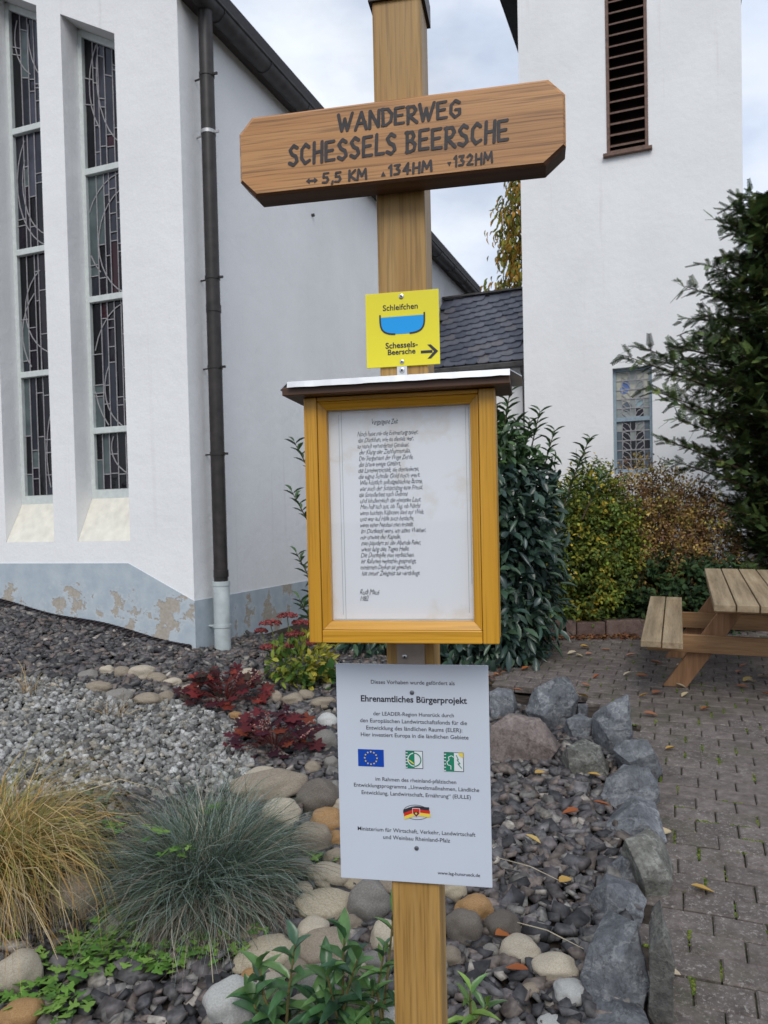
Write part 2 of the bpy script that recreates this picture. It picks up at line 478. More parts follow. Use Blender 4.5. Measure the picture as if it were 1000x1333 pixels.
def build_paving():
    TX = math.atan(SLOPE)
    mat = Matrix.Translation((0, 2, 0)) @ Matrix.Rotation(TX, 4, 'X') @ Matrix.Rotation(-YAW, 4, 'Z')
    m3 = np.array(mat)[:3, :3]; o3 = np.array([0, 2.0, 0])
    # bedding sheet below the setts (the paving object itself)
    mb = MB()
    inv = mat.inverted()
    loc = lambda x, y: inv @ Vector((x, y, pave_z(y)))
    pl = [loc(bx + 0.02, by) for bx, by in BND] + [loc(0.55, BND[-1, 1] + 0.2), loc(0.9, 9.2), loc(14, 9.2), loc(14, -3), loc(BND[0, 0], -3)]
    mb.add([(p.x, p.y, -0.016) for p in pl], [tuple(range(len(pl)))])
    root = mb.build('paving', plain('joint_grit_and_moss', (0.060, 0.058, 0.034), 0.95, 0.1, var=0.35, scale=30, bstr=0.8, bdist=0.01))
    root.matrix_world = mat
    tag(root, kind='structure')
    px_, py_ = 0.178, 0.132
    protos = []
    for k in range(5):
        w, d = px_ / 2 - 0.0027, py_ / 2 - 0.0027
        j = lambda: random.uniform(-0.0016, 0.0016)
        b = 0.006
        tz = 0.0
        base = [(-w, -d), (w, -d), (w, d), (-w, d)]
        base = [(x + j(), y + j()) for x, y in base]
        v = [(x, y, -0.05) for x, y in base] + [(x, y, -b) for x, y in base] + [(x * (1 - b / w), y * (1 - b / d), tz + random.uniform(-0.0015, 0.0015)) for x, y in base]
        f = [(0, 1, 5, 4), (1, 2, 6, 5), (2, 3, 7, 6), (3, 0, 4, 7), (4, 5, 9, 8), (5, 6, 10, 9), (6, 7, 11, 10), (7, 4, 8, 11), (8, 9, 10, 11)]
        protos.append(MB().add(v, f).mesh('paver'))
        protos[-1].materials.append(M['paver'])
    cand = []
    for r in range(-14, 70):
        for c in range(-40, 70):
            lx = c * px_ + (px_ / 2 if r % 2 else 0) + 0.03 * math.sin(r * 12.9); ly = r * py_
            wpt = o3 + m3 @ np.array([lx, ly, 0.0])
            x, y = wpt[0], wpt[1]
            if y < 1.2 or y > 8.6: continue
            if y > BACK_Y + 0.4:
                lim = 0.75
            else:
                lim = np.interp(y, BND[:, 1], BND[:, 0]) - 0.06
            if x < lim or x > 6.5: continue
            d = wpt - CAM; dep = d @ FW
            u = 500 + FPX * (d @ RT) / dep; v = CY - FPX * (d @ UP) / dep
            vis = (-40 < u < 1040) and (v < 1390)
            cand.append((0 if vis else 1, y, lx, ly))
    cand.sort()
    near = cand[:300]; rest = cand[300:]
    for i, (q, y, lx, ly) in enumerate(near):
        o = bpy.data.objects.new('paver', random.choice(protos))
        o.location = (lx, ly, random.uniform(-0.004, 0.003)); o.rotation_euler = (random.uniform(-.012, .012), random.uniform(-.012, .012), random.uniform(-.012, .012) + (math.pi if i % 2 else 0))
        COL.objects.link(o); o.parent = root
    V = []; F = []; b = 0
    pv = [np.array([v.co for v in p.vertices]) for p in protos]; pf = np.array([list(f.vertices) for f in protos[0].polygons])
    for (q, y, lx, ly) in rest:
        k = random.randrange(5)
        V.append(pv[k] + np.array([lx, ly, random.uniform(-0.004, 0.003)])); F.append(np.array([list(f.vertices) for f in protos[k].polygons]) + b); b += len(pv[k])
    me = np_mesh('far_pavers', np.concatenate(V), np.concatenate(F)); me.materials.append(M['paver'])
    tag(link('far_pavers', me, None, root), kind='stuff')
    # moss cushions in the joints
    mv, mf = ico(1)
    P = []; 
    for (q, y, lx, ly) in near + rest[:250]:
        if random.random() < 0.5:
            ju, jv, js = random.uniform(-.3, .3), random.uniform(-.3, .3), random.random() < .5
            for k in range(random.randint(8, 30)):
                if js:
                    P.append((lx - px_ / 2 + random.gauss(0, 0.005), ly + (ju + random.gauss(0, .22)) * py_, -0.007))
                else:
                    P.append((lx + (jv + random.gauss(0, .22)) * px_, ly - py_ / 2 + random.gauss(0, 0.005), -0.008))
    P = np.array(P); n = len(P)
    A = np.stack([np.cos(np.arange(n) * 2.1), np.sin(np.arange(n) * 2.1), np.zeros(n)], -1)
    V, F, C = scatter(mv, mf, P, A, np.tile([0, 0, 1.0], (n, 1)), rng.uniform(.004, .011, n), rng.uniform(.004, .009, n),
                      pick([(0.085, 0.115, 0.022), (0.055, 0.085, 0.018), (0.12, 0.14, 0.028)], n, 0.25), rng.uniform(.003, .009, n))
    tag(link('joint_moss', np_mesh('joint_moss', V, F, C, True), attr_mat('moss', 0.95, 0.1, noise_amt=0.5, nscale=400), root), kind='stuff')

def ico(sub, seed=None, amp=0.0):
    bm = bmesh.new(); bmesh.ops.create_icosphere(bm, subdivisions=sub, radius=1.0)
    bm.verts.ensure_lookup_table()
    v = np.array([x.co[:] for x in bm.verts]); f = np.array([[q.index for q in t.verts] for t in bm.faces]); bm.free()
    return v, f
build_paving()

# ------------------------------------------------------------------ church
CH = CAM + ray(255, 850) * 6.6
church = empty('church', (CH[0], CH[1], 0), -YAW)
tag(church, 'white rendered church gable with two tall leaded windows and dark downpipe', 'church')

def plinth_mat(peel=0.0):
    m, nt, b = new_mat('peeling_blue_grey_plinth_paint')
    t = tex(nt, scale=2.6, detail=7, rough=0.68); f = tex(nt, scale=40, detail=5)
    g = nt.nodes.new('ShaderNodeTexCoord')
    sx = nt.nodes.new('ShaderNodeSeparateXYZ'); nt.links.new(g.outputs['Object'], sx.inputs[0])
    # peeling is strongest in a damp band at mid height of the plinth
    band = nt.nodes.new('ShaderNodeMapRange'); band.inputs['From Min'].default_value = 1.12; band.inputs['From Max'].default_value = 0.80
    band.inputs['To Min'].default_value = 0.0; band.inputs['To Max'].default_value = 0.19
    nt.links.new(sx.outputs['Z'], band.inputs['Value'])
    ad = nt.nodes.new('ShaderNodeMath'); ad.operation = 'ADD'
    nt.links.new(t.outputs['Fac'], ad.inputs[0]); nt.links.new(band.outputs[0], ad.inputs[1])
    mask = ramp(nt, ad.outputs[0], [(0.685 + peel, 0.0), (0.70 + peel, 1.0)])
    t3 = tex(nt, scale=7, detail=6)
    paint = ramp(nt, t3.outputs['Fac'], [(0.3, (0.37, 0.43, 0.48)), (0.7, (0.47, 0.53, 0.57))])
    plas = ramp(nt, f.outputs['Fac'], [(0.3, (0.34, 0.30, 0.245)), (0.7, (0.46, 0.42, 0.36))])
    rim = ramp(nt, ad.outputs[0], [(0.64 + peel, 0.0), (0.668 + peel, 0.22), (0.69 + peel, 0.22), (0.705 + peel, 0.0)])
    c = mixc(nt, mask, paint, plas)
    c = mixc(nt, rim, c, (0.68, 0.70, 0.70))
    nt.links.new(c, b.inputs['Base Color']); b.inputs['Roughness'].default_value = 0.8
    inv = nt.nodes.new('ShaderNodeMath'); inv.operation = 'SUBTRACT'; inv.inputs[0].default_value = 1.0
    nt.links.new(mask, inv.inputs[1])
    bump(nt, b, mixc(nt, 0.35, inv.outputs[0], f.outputs['Fac']), 0.7, 0.008)
    return m
M['plinth'] = plinth_mat(0.012)
M['plinth_side'] = plinth_mat(0.07)

GLASS = [glass_mat('dark_violet_glass', (0.016, 0.012, 0.020)), glass_mat('black_glass', (0.010, 0.010, 0.013)),
         glass_mat('smoky_blue_glass', (0.030, 0.032, 0.045)), glass_mat('grey_green_glass', (0.11, 0.14, 0.145)),
         glass_mat('wine_glass_pane', (0.040, 0.010, 0.015)), glass_mat('sky_tinted_slate_glass', (0.045, 0.046, 0.062)), glass_mat('sky_tinted_pale_glass', (0.070, 0.074, 0.10))]

def build_church():
    zhead = lambda x: 5.814 - 0.538 * (x + 0.686)
    ztop = lambda x: 6.17 - 0.545 * x
    XL = -6.0; WD = 0.24; ZS = 1.373; ZB = -0.4
    ops = [(-1.245 - 0.862 * i, -0.655 - 0.862 * i) for i in range(4)]     # window openings, right to left
    mb = MB()
    def vq(x0, x1, zb0, zb1, zt0, zt1, y=0.0):
        mb.add([(x0, y, zb0), (x1, y, zb1), (x1, y, zt1), (x0, y, zt0)], [(0, 1, 2, 3)])
    edges = [XL] + [e for o in reversed(ops) for e in o] + [0.0]
    for i in range(len(edges) - 1):
        x0, x1 = edges[i], edges[i + 1]
        if i % 2 == 0:
            vq(x0, x1, ZB, ZB, ztop(x0), ztop(x1))
        else:
            vq(x0, x1, ZB, ZB, ZS, ZS)
            vq(x0, x1, zhead(x0), zhead(x1), ztop(x0), ztop(x1))
            # reveals: left jamb, right jamb, raking head
            mb.add([(x0, 0, ZS), (x0, 0, zhead(x0)), (x0, WD + .1, zhead(x0)), (x0, WD + .1, ZS)], [(0, 1, 2, 3)])
            mb.add([(x1, 0, ZS), (x1, WD + .1, ZS), (x1, WD + .1, zhead(x1)), (x1, 0, zhead(x1))], [(0, 1, 2, 3)])
            mb.add([(x0, 0, zhead(x0)), (x1, 0, zhead(x1)), (x1, WD + .1, zhead(x1)), (x0, WD + .1, zhead(x0))], [(0, 1, 2, 3)])
    LEN = 9.75
    mb.add([(0, 0, ZB), (0, LEN, ZB), (0, LEN, ztop(0)), (0, 0, ztop(0))], [(0, 1, 2, 3)])
    # left half of the gable, far side and back (closed body)
    zr = ztop(XL)
    mb.add([(XL, 0, ZB), (XL, 0, zr), (-12, 0, ztop(0)), (-12, 0, ZB)], [(0, 1, 2, 3)])
    mb.add([(-12, 0, ZB), (-12, 0, ztop(0)), (-12, LEN, ztop(0)), (-12, LEN, ZB)], [(0, 1, 2, 3)])
    mb.add([(0, LEN, ZB), (-12, LEN, ZB), (-12, LEN, ztop(0)), (XL, LEN, zr), (0, LEN, ztop(0))], [(0, 1, 2, 3, 4)])
    link('wall', mb.mesh('wall'), M['wall'], church)
    # plinth: a skin of paint and plaster 7 mm proud
    p = MB()
    T = 0.007
    p.prism([(-8, ZB), (T, ZB), (T, 0.846), (-0.68, 1.174), (-8, 1.174)], -T, -0.0005)
    p.build('plinth', M['plinth'], church)
    p = MB(); p.box(0.0005, T, 0.0, LEN, ZB, 0.85); p.build('plinth', M['plinth_side'], church)
    # roof slopes
    for s in (1, -1):
        m = MB(); xo = 0.2
        xa, xb = (xo, XL) if s == 1 else (-12 - xo, XL)
        za = ztop(0) - 0.545 * xo; zb = zr
        v = []
        for y in (-0.12, LEN + 0.1):
            v += [(xa, y, za), (xb, y, zb), (xb, y, zb + 0.16), (xa, y, za + 0.12)]
        m.add(v, [(0, 1, 2, 3), (7, 6, 5, 4), (0, 4, 5, 1), (1, 5, 6, 2), (2, 6, 7, 3), (3, 7, 4, 0)])
        rf = m.build('roof', M['rooftile'], church)
    m = MB(); m.box(0.003, 0.19, 0.03, LEN, 5.95, 5.99); m.build('soffit', M['soffit'], church)
    # half-round gutter with seams
    g = MB(); r = 0.085; cx, cz = 0.165, 5.98; n = 12
    v = []; f = []
    for y in (-0.06, LEN + .05):
        for k in range(n + 1):
            t = math.pi + math.pi * k / n
            v.append((cx + r * math.cos(t), y, cz + r * math.sin(t)))
        for k in range(n + 1):
            t = 2 * math.pi - math.pi * k / n
            v.append((cx + (r - .006) * math.cos(t), y, cz + (r - .006) * math.sin(t)))
    k2 = 2 * (n + 1)
    for k in range(k2):
        f.append((k, (k + 1) % k2, k2 + (k + 1) % k2, k2 + k))
    f.append(tuple(range(k2))); f.append(tuple(range(2 * k2 - 1, k2 - 1, -1)))
    g.add(v, f)
    g.tube([(cx + r + .004, -0.06, cz + .003), (cx + r + .004, LEN + .05, cz + .003)], 0.012, 8)
    gut = g.build('gutter', M['zinc'], church, smooth=True)
    for i in range(11):
        y = 0.35 + i * 0.82
        s = MB(); pts = [(cx + (r + .004) * math.cos(math.pi + math.pi * k / 10), y, cz + (r + .004) * math.sin(math.pi + math.pi * k / 10)) for k in range(11)]
        s.tube(pts, 0.006, 5); s.build('gutter_bracket', M['zinc'], gut)
    # downpipe
    px_, py_ = 0.14, 0.205
    d = MB()
    d.tube([(px_, py_, 5.94), (px_, py_, 5.70), (px_, py_, 3.4), (px_, py_, 0.98)], 0.062, 16)
    d.tube([(px_ + .002, py_, 3.40), (px_ + .002, py_, 3.34)], 0.066, 16)
    d.tube([(px_ + .002, py_, 1.10), (px_ + .002, py_, 1.04)], 0.067, 16)
    dp = d.build('downpipe', M['pipe_brown'], church, smooth=True)
    for z, mt, rr in ((5.35, 'pipe_brown', .067), (4.86, 'bracket', .0665), (3.62, 'pipe_brown', .067), (2.85, 'pipe_brown', .067), (2.1, 'pipe_brown', .067)):
        s = MB(); s.tube([(px_, py_, z), (px_, py_, z + .03)], rr, 16)
        s.beam((px_ - .06, py_ + .02, z + .015), (0, py_ + .03, z + .015), .012, .012); s.beam((px_ + .06, py_, z + .015), (px_ + .105, py_, z + .012), .012, .02)
        s.build('pipe_bracket', M[mt], dp, smooth=True)
    s = MB(); s.tube([(px_, py_, 0.2), (px_, py_, 1.0)], 0.073, 16); s.tube([(px_, py_, 0.965), (px_, py_, 1.003)], 0.078, 16)
    s.tube([(px_, py_, 0.60), (px_, py_, 0.625)], 0.079, 16); s.beam((px_ - .07, py_, .61), (0, py_, .61), .02, .014)
    s.build('standpipe', M['standpipe'], church, smooth=True)
    a = MB(); a.tube([(0.0, 2.5, 5.02), (0.03, 2.5, 5.02)], 0.018, 8); a.build('wall_anchor', M['zinc'], church)
    # windows
    lv = [[1.83, 2.397, 3.61, 4.78], [1.80, 2.99, 4.165, 5.318]]
    for wi, (x0, x1) in enumerate(ops):
        levels = list(lv[wi]) if wi < 2 else [1.82, 3.015 + .2 * wi, 4.23 + .3 * wi, 5.44 + .35 * wi]
        yf = WD - 0.035
        fr = MB()
        fw = 0.045
        fr.box(x0 + .001, x0 + fw, yf, WD + .03, levels[0] - .075, zhead(x0 + fw) - .003)
        fr.prism([(x1 - fw, levels[0] - .075), (x1 - .001, levels[0] - .075), (x1 - .001, zhead(x1) - .002), (x1 - fw, zhead(x1 - fw) - .002 - .001)], yf, WD + .03)
        fr.box(x0 + fw, x1 - fw, yf, WD + .03, levels[0] - .075, levels[0] + .02)
        fr.prism([(x0 + fw, zhead(x0 + fw) - .07), (x1 - fw, zhead(x1 - fw) - .07), (x1 - fw, zhead(x1 - fw) - .004), (x0 + fw, zhead(x0 + fw) - .004)], yf + .002, WD + .03)
        win = fr.build('window', M['frame_white'], church)
        for z in levels[1:]:
            t = MB(); t.box(x0 + fw + .001, x1 - fw - .001, yf - .012, WD + .02, z - .028, z + .028); t.build('transom', M['frame_white'], win, bevel=0.004)
        # sloping sill
        s = MB()
        s.add([(x0 + .002, 0.004, ZS + .001), (x1 - .002, 0.004, ZS + .001), (x1 - .002, yf + .002, levels[0] - .06), (x0 + .002, yf + .002, levels[0] - .06),
               (x0 + .002, yf + .03, ZS - .02), (x1 - .002, yf + .03, ZS - .02), (x0 + .002, 0.004, ZS - .02), (x1 - .002, 0.004, ZS - .02)],
              [(0, 1, 2, 3), (3, 2, 5, 4), (6, 7, 1, 0), (4, 5, 7, 6), (0, 3, 4, 6), (1, 7, 5, 2)])
        s.build('sill', M['sill'], church)
        # leaded panes
        bounds = levels + [None]
        xa, xb = x0 + fw, x1 - fw; wdt = xb - xa
        yg = WD
        rs = random.Random(31 + wi)
        for pi_ in range(len(levels)):
            za = levels[pi_] + .025
            top = pi_ == len(levels) - 1
            zb_f = (lambda x: zhead(x) - .06) if top else (lambda x, zz=levels[pi_ + 1] - .025: zz)
            hgt = zb_f(xa) - za
            nc = 6
            cx_ = [xa + wdt * c for c in (0, rs.uniform(.15, .24), rs.uniform(.30, .40), rs.uniform(.46, .56), rs.uniform(.63, .71), rs.uniform(.80, .88), 1)]
            ld = MB()
            def came(p, q, w=.0075):
                ld.beam((p[0], yg - .006, p[1]), (q[0], yg - .006, q[1]), w, .008, up=(0, 1, 0))
            for c in range(nc):
                ca, cb = cx_[c], cx_[c + 1]
                nr = rs.choice([3, 3, 4, 5]) if hgt > .8 else rs.choice([2, 3])
                cuts = sorted(rs.uniform(.1, .9) for _ in range(nr - 1))
                cuts = [0] + cuts + [1]
                for r_ in range(nr):
                    q0, q1 = cuts[r_], cuts[r_ + 1]
                    sk = rs.uniform(-.03, .03)
                    zq = [za + (zb_f(ca) - za) * q0, za + (zb_f(cb) - za) * q0, za + (zb_f(cb) - za) * q1, za + (zb_f(ca) - za) * q1]
                    if zq[3] - zq[0] < .03: continue
                    ty = [rs.uniform(-.004, .004) for _ in range(4)]
                    mbp = MB(); xs_ = [ca + .001, cb - .001, cb - .001, ca + .001]; e_ = .001
                    zz = [zq[0] + e_, zq[1] + e_, zq[2] - e_, zq[3] - e_]
                    mbp.add([(xs_[k], yg + ty[k], zz[k]) for k in range(4)] + [(xs_[k], yg + .012, zz[k]) for k in range(4)],
                            [(0, 1, 2, 3), (7, 6, 5, 4), (0, 4, 5, 1), (1, 5, 6, 2), (2, 6, 7, 3), (3, 7, 4, 0)])
                    hi = (pi_ + q0) / 4.0
                    if c == 0 and rs.random() < .45 and pi_ < 3: g = 3
                    elif c == 1 and rs.random() < .15: g = 3
                    elif rs.random() < .025: g = 4
                    elif hi > .6 and c >= 1: g = rs.choice([5, 5, 2, 2, 6])  # upper panes paler and bluer: sky reflection put into the glass colour
                    else: g = rs.choice([0, 1, 1, 0, 2])
                    mbp.build('pane', GLASS[g], win)
                    if r_ > 0: came((ca, zq[0]), (cb, zq[1]))
                if c > 0: came((ca, za), (ca, zb_f(ca)))
            # drawn curves of the design
            for k in range(rs.choice([1, 2])):
                ccx = xa + wdt * rs.uniform(.7, 1.25); ccz = za + hgt * rs.uniform(.2, .8); rx = wdt * rs.uniform(.5, .95); rz = hgt * rs.uniform(.3, .6)
                t0 = rs.uniform(.3, .9) * math.pi; prev = None
                for q in range(15):
                    t = t0 + q * math.pi * .9 / 14
                    pt = (ccx + rx * math.cos(t), ccz + rz * math.sin(t))
                    ok = xa + .004 < pt[0] < xb - .004 and za < pt[1] < zb_f(pt[0])
                    if prev and ok: came(prev, pt, .008)
                    prev = pt if ok else None
            ld.build('lead_came', M['lead'], win)
build_church()

# ------------------------------------------------------------------ bell tower and link building
TW = CAM + ray(684, 675) * 11.8
tower = empty('bell_tower', (TW[0], TW[1], 0), -YAW)
tag(tower, 'white square bell tower with brown louvred opening and small leaded window', 'tower')

def streak_wall():
    m = render_mat('white_tower_plaster', (0.88, 0.88, 0.88), stain=(0.46, 0.40, 0.40), amt=0.5)
    return m
M['towerwall'] = streak_wall()

def build_tower():
    X0, X1, DP, ZT, ZB = 0.02, 3.08, 3.2, 9.55, -0.3
    L0, L1, LZ0, LZ1 = 1.285, 1.86, 6.755, 9.1
    W0, W1, WZ0, WZ1 = 1.318, 1.863, 2.11, 3.655
    mb = MB()
    def q(x0, x1, z0, z1): mb.add([(x0, 0, z0), (x1, 0, z0), (x1, 0, z1), (x0, 0, z1)], [(0, 1, 2, 3)])
    q(X0, X1, ZB, WZ0); q(X0, W0, WZ0, WZ1); q(W1, X1, WZ0, WZ1); q(X0, X1, WZ1, LZ0); q(X0, L0, LZ0, LZ1); q(L1, X1, LZ0, LZ1); q(X0, X1, LZ1, ZT)
    for (a, b, c, d, dp) in ((L0, L1, LZ0, LZ1, .22), (W0, W1, WZ0, WZ1, .14)):
        mb.add([(a, 0, c), (a, dp, c), (a, dp, d), (a, 0, d)], [(0, 1, 2, 3)]); mb.add([(b, 0, c), (b, 0, d), (b, dp, d), (b, dp, c)], [(0, 1, 2, 3)])
        mb.add([(a, 0, d), (a, dp, d), (b, dp, d), (b, 0, d)], [(0, 1, 2, 3)]); mb.add([(a, 0, c), (b, 0, c), (b, dp, c), (a, dp, c)], [(0, 1, 2, 3)])
    mb.add([(X0, 0, ZB), (X0, 0, ZT), (X0, DP, ZT), (X0, DP, ZB)], [(0, 1, 2, 3)])
    mb.add([(X1, 0, ZB), (X1, DP, ZB), (X1, DP, ZT), (X1, 0, ZT)], [(0, 1, 2, 3)])
    mb.add([(X0, DP, ZB), (X0, DP, ZT), (X1, DP, ZT), (X1, DP, ZB)], [(0, 1, 2, 3)])
    link('wall', mb.mesh('wall'), M['towerwall'], tower)
    r = MB(); xm = (X0 + X1) / 2
    r.prism([(X0 - .27, 9.38), (X1 + .12, 9.38), (X1 + .12, 9.58), (xm, 12.2), (X0 - .27, 9.58)], -0.02, DP + .2)
    r.build('roof', M['rooftile'], tower)
    # louvred sound opening
    f = MB(); t = .045
    f.box(L0 + .001, L0 + t, -.012, .2, LZ0 + .001, LZ1 - .001); f.box(L1 - t, L1 - .001, -.012, .2, LZ0 + .001, LZ1 - .001)
    f.box(L0 + t, L1 - t, -.010, .2, LZ0 + .001, LZ0 + t); f.box(L0 + t, L1 - t, -.010, .2, LZ1 - t, LZ1 - .001)
    lw = f.build('louvre_window', M['louvre'], tower, bevel=.004)
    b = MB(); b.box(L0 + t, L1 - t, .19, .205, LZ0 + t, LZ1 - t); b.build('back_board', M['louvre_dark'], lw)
    n = 14
    for i in range(n):
        z = LZ0 + .10 + i * (LZ1 - LZ0 - .12) / n
        s = MB(); x0, x1 = L0 + t + .001, L1 - t - .001
        v = [(x0, .005, z), (x1, .005, z), (x1, .16, z + .085), (x0, .16, z + .085)]
        v += [(x, y, zz + .022) for x, y, zz in v]
        s.add(v, [(3, 2, 1, 0), (4, 5, 6, 7), (0, 1, 5, 4), (1, 2, 6, 5), (2, 3, 7, 6), (3, 0, 4, 7)]); s.build('slat', M['louvre'], lw)
    s = MB(); s.box(L0 - .05, L1 + .05, -.07, -.001, LZ0 - .045, LZ0 + .0); s.build('sill', M['louvre'], lw, bevel=.004)
    # leaded window
    f = MB(); t = .04; zm = 2.91
    f.box(W0 + .001, W0 + t, .09, .14, WZ0 + .001, WZ1 - .001); f.box(W1 - t, W1 - .001, .09, .14, WZ0 + .001, WZ1 - .001)
    f.box(W0 + t, W1 - t, .092, .14, WZ0 + .001, WZ0 + t + .03); f.box(W0 + t, W1 - t, .092, .14, WZ1 - t, WZ1 - .001)
    sw = f.build('leaded_window', M['frame_blue'], tower)
    tb = MB(); tb.box(W0 + t + .001, W1 - t - .001, .08, .14, zm - .03, zm + .03); tb.build('transom', M['frame_blue'], sw)
    xa, xb = W0 + t, W1 - t; wd = xb - xa
    gt = {'c': glass_mat('cream_glass', (0.52, 0.52, 0.44), .3), 'g': glass_mat('pale_grey_glass', (0.33, 0.36, 0.35), .3), 'k': GLASS[1], 'd': GLASS[0], 'b': glass_mat('blue_glass', (0.14, 0.24, 0.55), .3), 's': glass_mat('steel_glass', (0.12, 0.15, 0.18), .2), 't': glass_mat('teal_glass', (0.30, 0.42, 0.46), .3)}
    rows = [(WZ0 + t + .03, zm - .03, 5, ['sdkds', 'skkks', 'sdkdk', 'skgks', 'gdkgs']), (zm + .03, WZ1 - t, 5, ['gggdg', 'gcgtg', 'cccgc', 'cbcgc', 'ccgcc'])]
    ld = MB(); y = .118
    cxs = [0, .17, .42, .58, .83, 1]
    for (z0, z1, n, codes) in rows:
        for r_ in range(n):
            za = z0 + (z1 - z0) * r_ / n; zb = z0 + (z1 - z0) * (r_ + 1) / n
            for c in range(5):
                p = MB(); p.box(xa + wd * cxs[c] + .001, xa + wd * cxs[c + 1] - .001, y, y + .012, za + .001, zb - .001); p.build('pane', gt[codes[r_][c]], sw)
            if r_: ld.beam((xa, y - .006, za), (xb, y - .006, za), .014, .008, up=(0, 1, 0))
            for k in (-1, 1):   # leaf shapes branching from the stem
                xs0 = xa + wd * .5
                pts = [(xs0 + k * wd * .04, za), (xs0 + k * wd * .14, za + (zb - za) * .65), (xs0 + k * wd * .30, zb - .01), (xs0 + k * wd * .33, za + (zb - za) * .5), (xs0 + k * wd * .2, za + .01), (xs0 + k * wd * .04, za)]
                for a, b in zip(pts[:-1], pts[1:]): ld.beam((a[0], y - .007, a[1]), (b[0], y - .007, b[1]), .010, .008, up=(0, 1, 0))
        for c in range(1, 5): ld.beam((xa + wd * cxs[c], y - .006, z0), (xa + wd * cxs[c], y - .006, z1), .008, .008, up=(0, 1, 0))
    ld.build('lead_came', M['lead'], sw)
    m = MB()
    for k, (ux, uz, rr, g) in enumerate(((.5, WZ1 - t - .12, .075, 'g'), (.24, WZ1 - t - .27, .06, 'b'), (.32, WZ1 - t - .52, .07, 's'))):
        d = MB(); pts = [(xa + wd * ux + rr * math.cos(a * math.pi / 9), uz + rr * math.sin(a * math.pi / 9)) for a in range(18)]
        d.prism(pts, y - .004, y - .001); d.build('pane', gt[g], sw)
build_tower()

def slate_mat():
    m, nt, b = new_mat('blue_black_slate')
    oi = nt.nodes.new('ShaderNodeObjectInfo'); t = tex(nt, scale=9, detail=6)
    c = ramp(nt, t.outputs['Fac'], [(0.3, (0.060, 0.066, 0.086)), (0.7, (0.115, 0.124, 0.150))])
    c = mixc(nt, 0.7, c, ramp(nt, oi.outputs['Random'], [(0, (0.5, 0.55, 0.68)), (0.8, (1.15, 1.15, 1.2)), (1, (1.5, 1.25, 1.05))]), 'MULTIPLY')
    nt.links.new(c, b.inputs['Base Color']); b.inputs['Roughness'].default_value = 0.42; b.inputs['Specular IOR Level'].default_value = 0.5
    bump(nt, b, t.outputs['Fac'], 0.3, 0.01)
    return m

def build_link():
    lk = empty('link_building', (TW[0], TW[1], 0), -YAW)
    tag(lk, 'low white link with scalloped slate roof between church and tower', 'building')
    X0, X1 = -1.68, 0.012
    E = (0.5, 4.01); K = (1.5, 5.40)     # eave and ridge (depth, height)
    w = MB(); w.box(X0, X1, 0.72, 2.2, -.2, 4.2); w.build('wall', M['wall'], lk)
    b = MB(); b.add([(X0, E[0], E[1]), (X1, E[0], E[1]), (X1, K[0], K[1]), (X0, K[0], K[1]), (X0, 2.5, E[1]), (X1, 2.5, E[1]), (X0, E[0] + .12, E[1] - .06), (X1, E[0] + .12, E[1] - .06)],
                    [(0, 1, 2, 3), (3, 2, 5, 4), (6, 7, 1, 0), (4, 5, 7, 6), (0, 3, 4, 6), (1, 7, 5, 2)])
    rf = b.build('roof', M['rooftile'], lk)
    sm = slate_mat()
    sl = Vector((0, K[0] - E[0], K[1] - E[1])); SL = sl.length; ax = sl.normalized(); nn = Vector((1, 0, 0)).cross(ax)
    # scale-shaped slate: rounded lower right corner
    def proto(seed):
        rs = random.Random(seed); pts = []
        wv, hv = .215, .23
        out = [(-wv / 2, hv), (-wv / 2, .03)] + [(-wv / 2 + .03, .0)] + [(wv / 2 - .08 + .08 * math.sin(t), .085 - .085 * math.cos(t)) for t in (0, .5, 1.0, 1.5)] + [(wv / 2, hv)]
        out = [(x + rs.uniform(-.004, .004), y + rs.uniform(-.004, .004)) for x, y in out]
        v = [(x, y, .030 if y < .15 else .0) for x, y in out]; v += [(x, y, z - .016) for x, y, z in v]; n = len(out)
        me = MB().add(v, [tuple(range(n)), tuple(range(2 * n - 1, n - 1, -1))] + [(i, i + n, (i + 1) % n + n, (i + 1) % n) for i in range(n)]).mesh('slate')
        me.materials.append(sm); return me
    ps = [proto(i) for i in range(5)]
    rot = Matrix((Vector((1, 0, 0)), ax, nn)).transposed()
    rows = 12; ex = SL / rows
    for r_ in range(-3, rows):
        for c in range(10):
            x = X0 + .1 + c * .19 + (.095 if r_ % 2 else 0) + random.uniform(-.008, .008)
            if x > X1 - .10 or x < X0 + .08: continue
            y = r_ * ex - .02 + (x - X0) * .20
            if r_ == -3: y = -.02
            elif y < .05: continue
            if y + .22 > SL + .06: continue
            p = Vector((0, E[0], E[1])) + ax * y + nn * (.006 + random.uniform(0, .003)) + Vector((x, 0, 0))
            o = bpy.data.objects.new('slate', random.choice(ps)); COL.objects.link(o); o.parent = rf
            o.matrix_local = Matrix.Translation(p) @ (rot @ Matrix.Rotation(random.uniform(-.03, .03) - .05, 3, 'Z')).to_4x4()
    g = MB(); g.box(X0, X1 - .005, E[0] - .10, E[0] + .02, E[1] - .12, E[1] - .022); g.build('gutter', M['zinc'], lk, bevel=.02)
    d = MB(); d.tube([(-.085, E[0] - .04, E[1] - .1), (-.085, E[0] - .04, E[1] - .2), (-.085, .62, E[1] - .34), (-.085, .62, .2)], .038, 10); d.build('downpipe', M['zinc'], lk, smooth=True)
    rc = MB(); rc.beam((X0, K[0], K[1] + .03), (X1, K[0], K[1] + .03), .14, .03); rc.build('ridge_cap', M['zinc'], lk)
build_link()

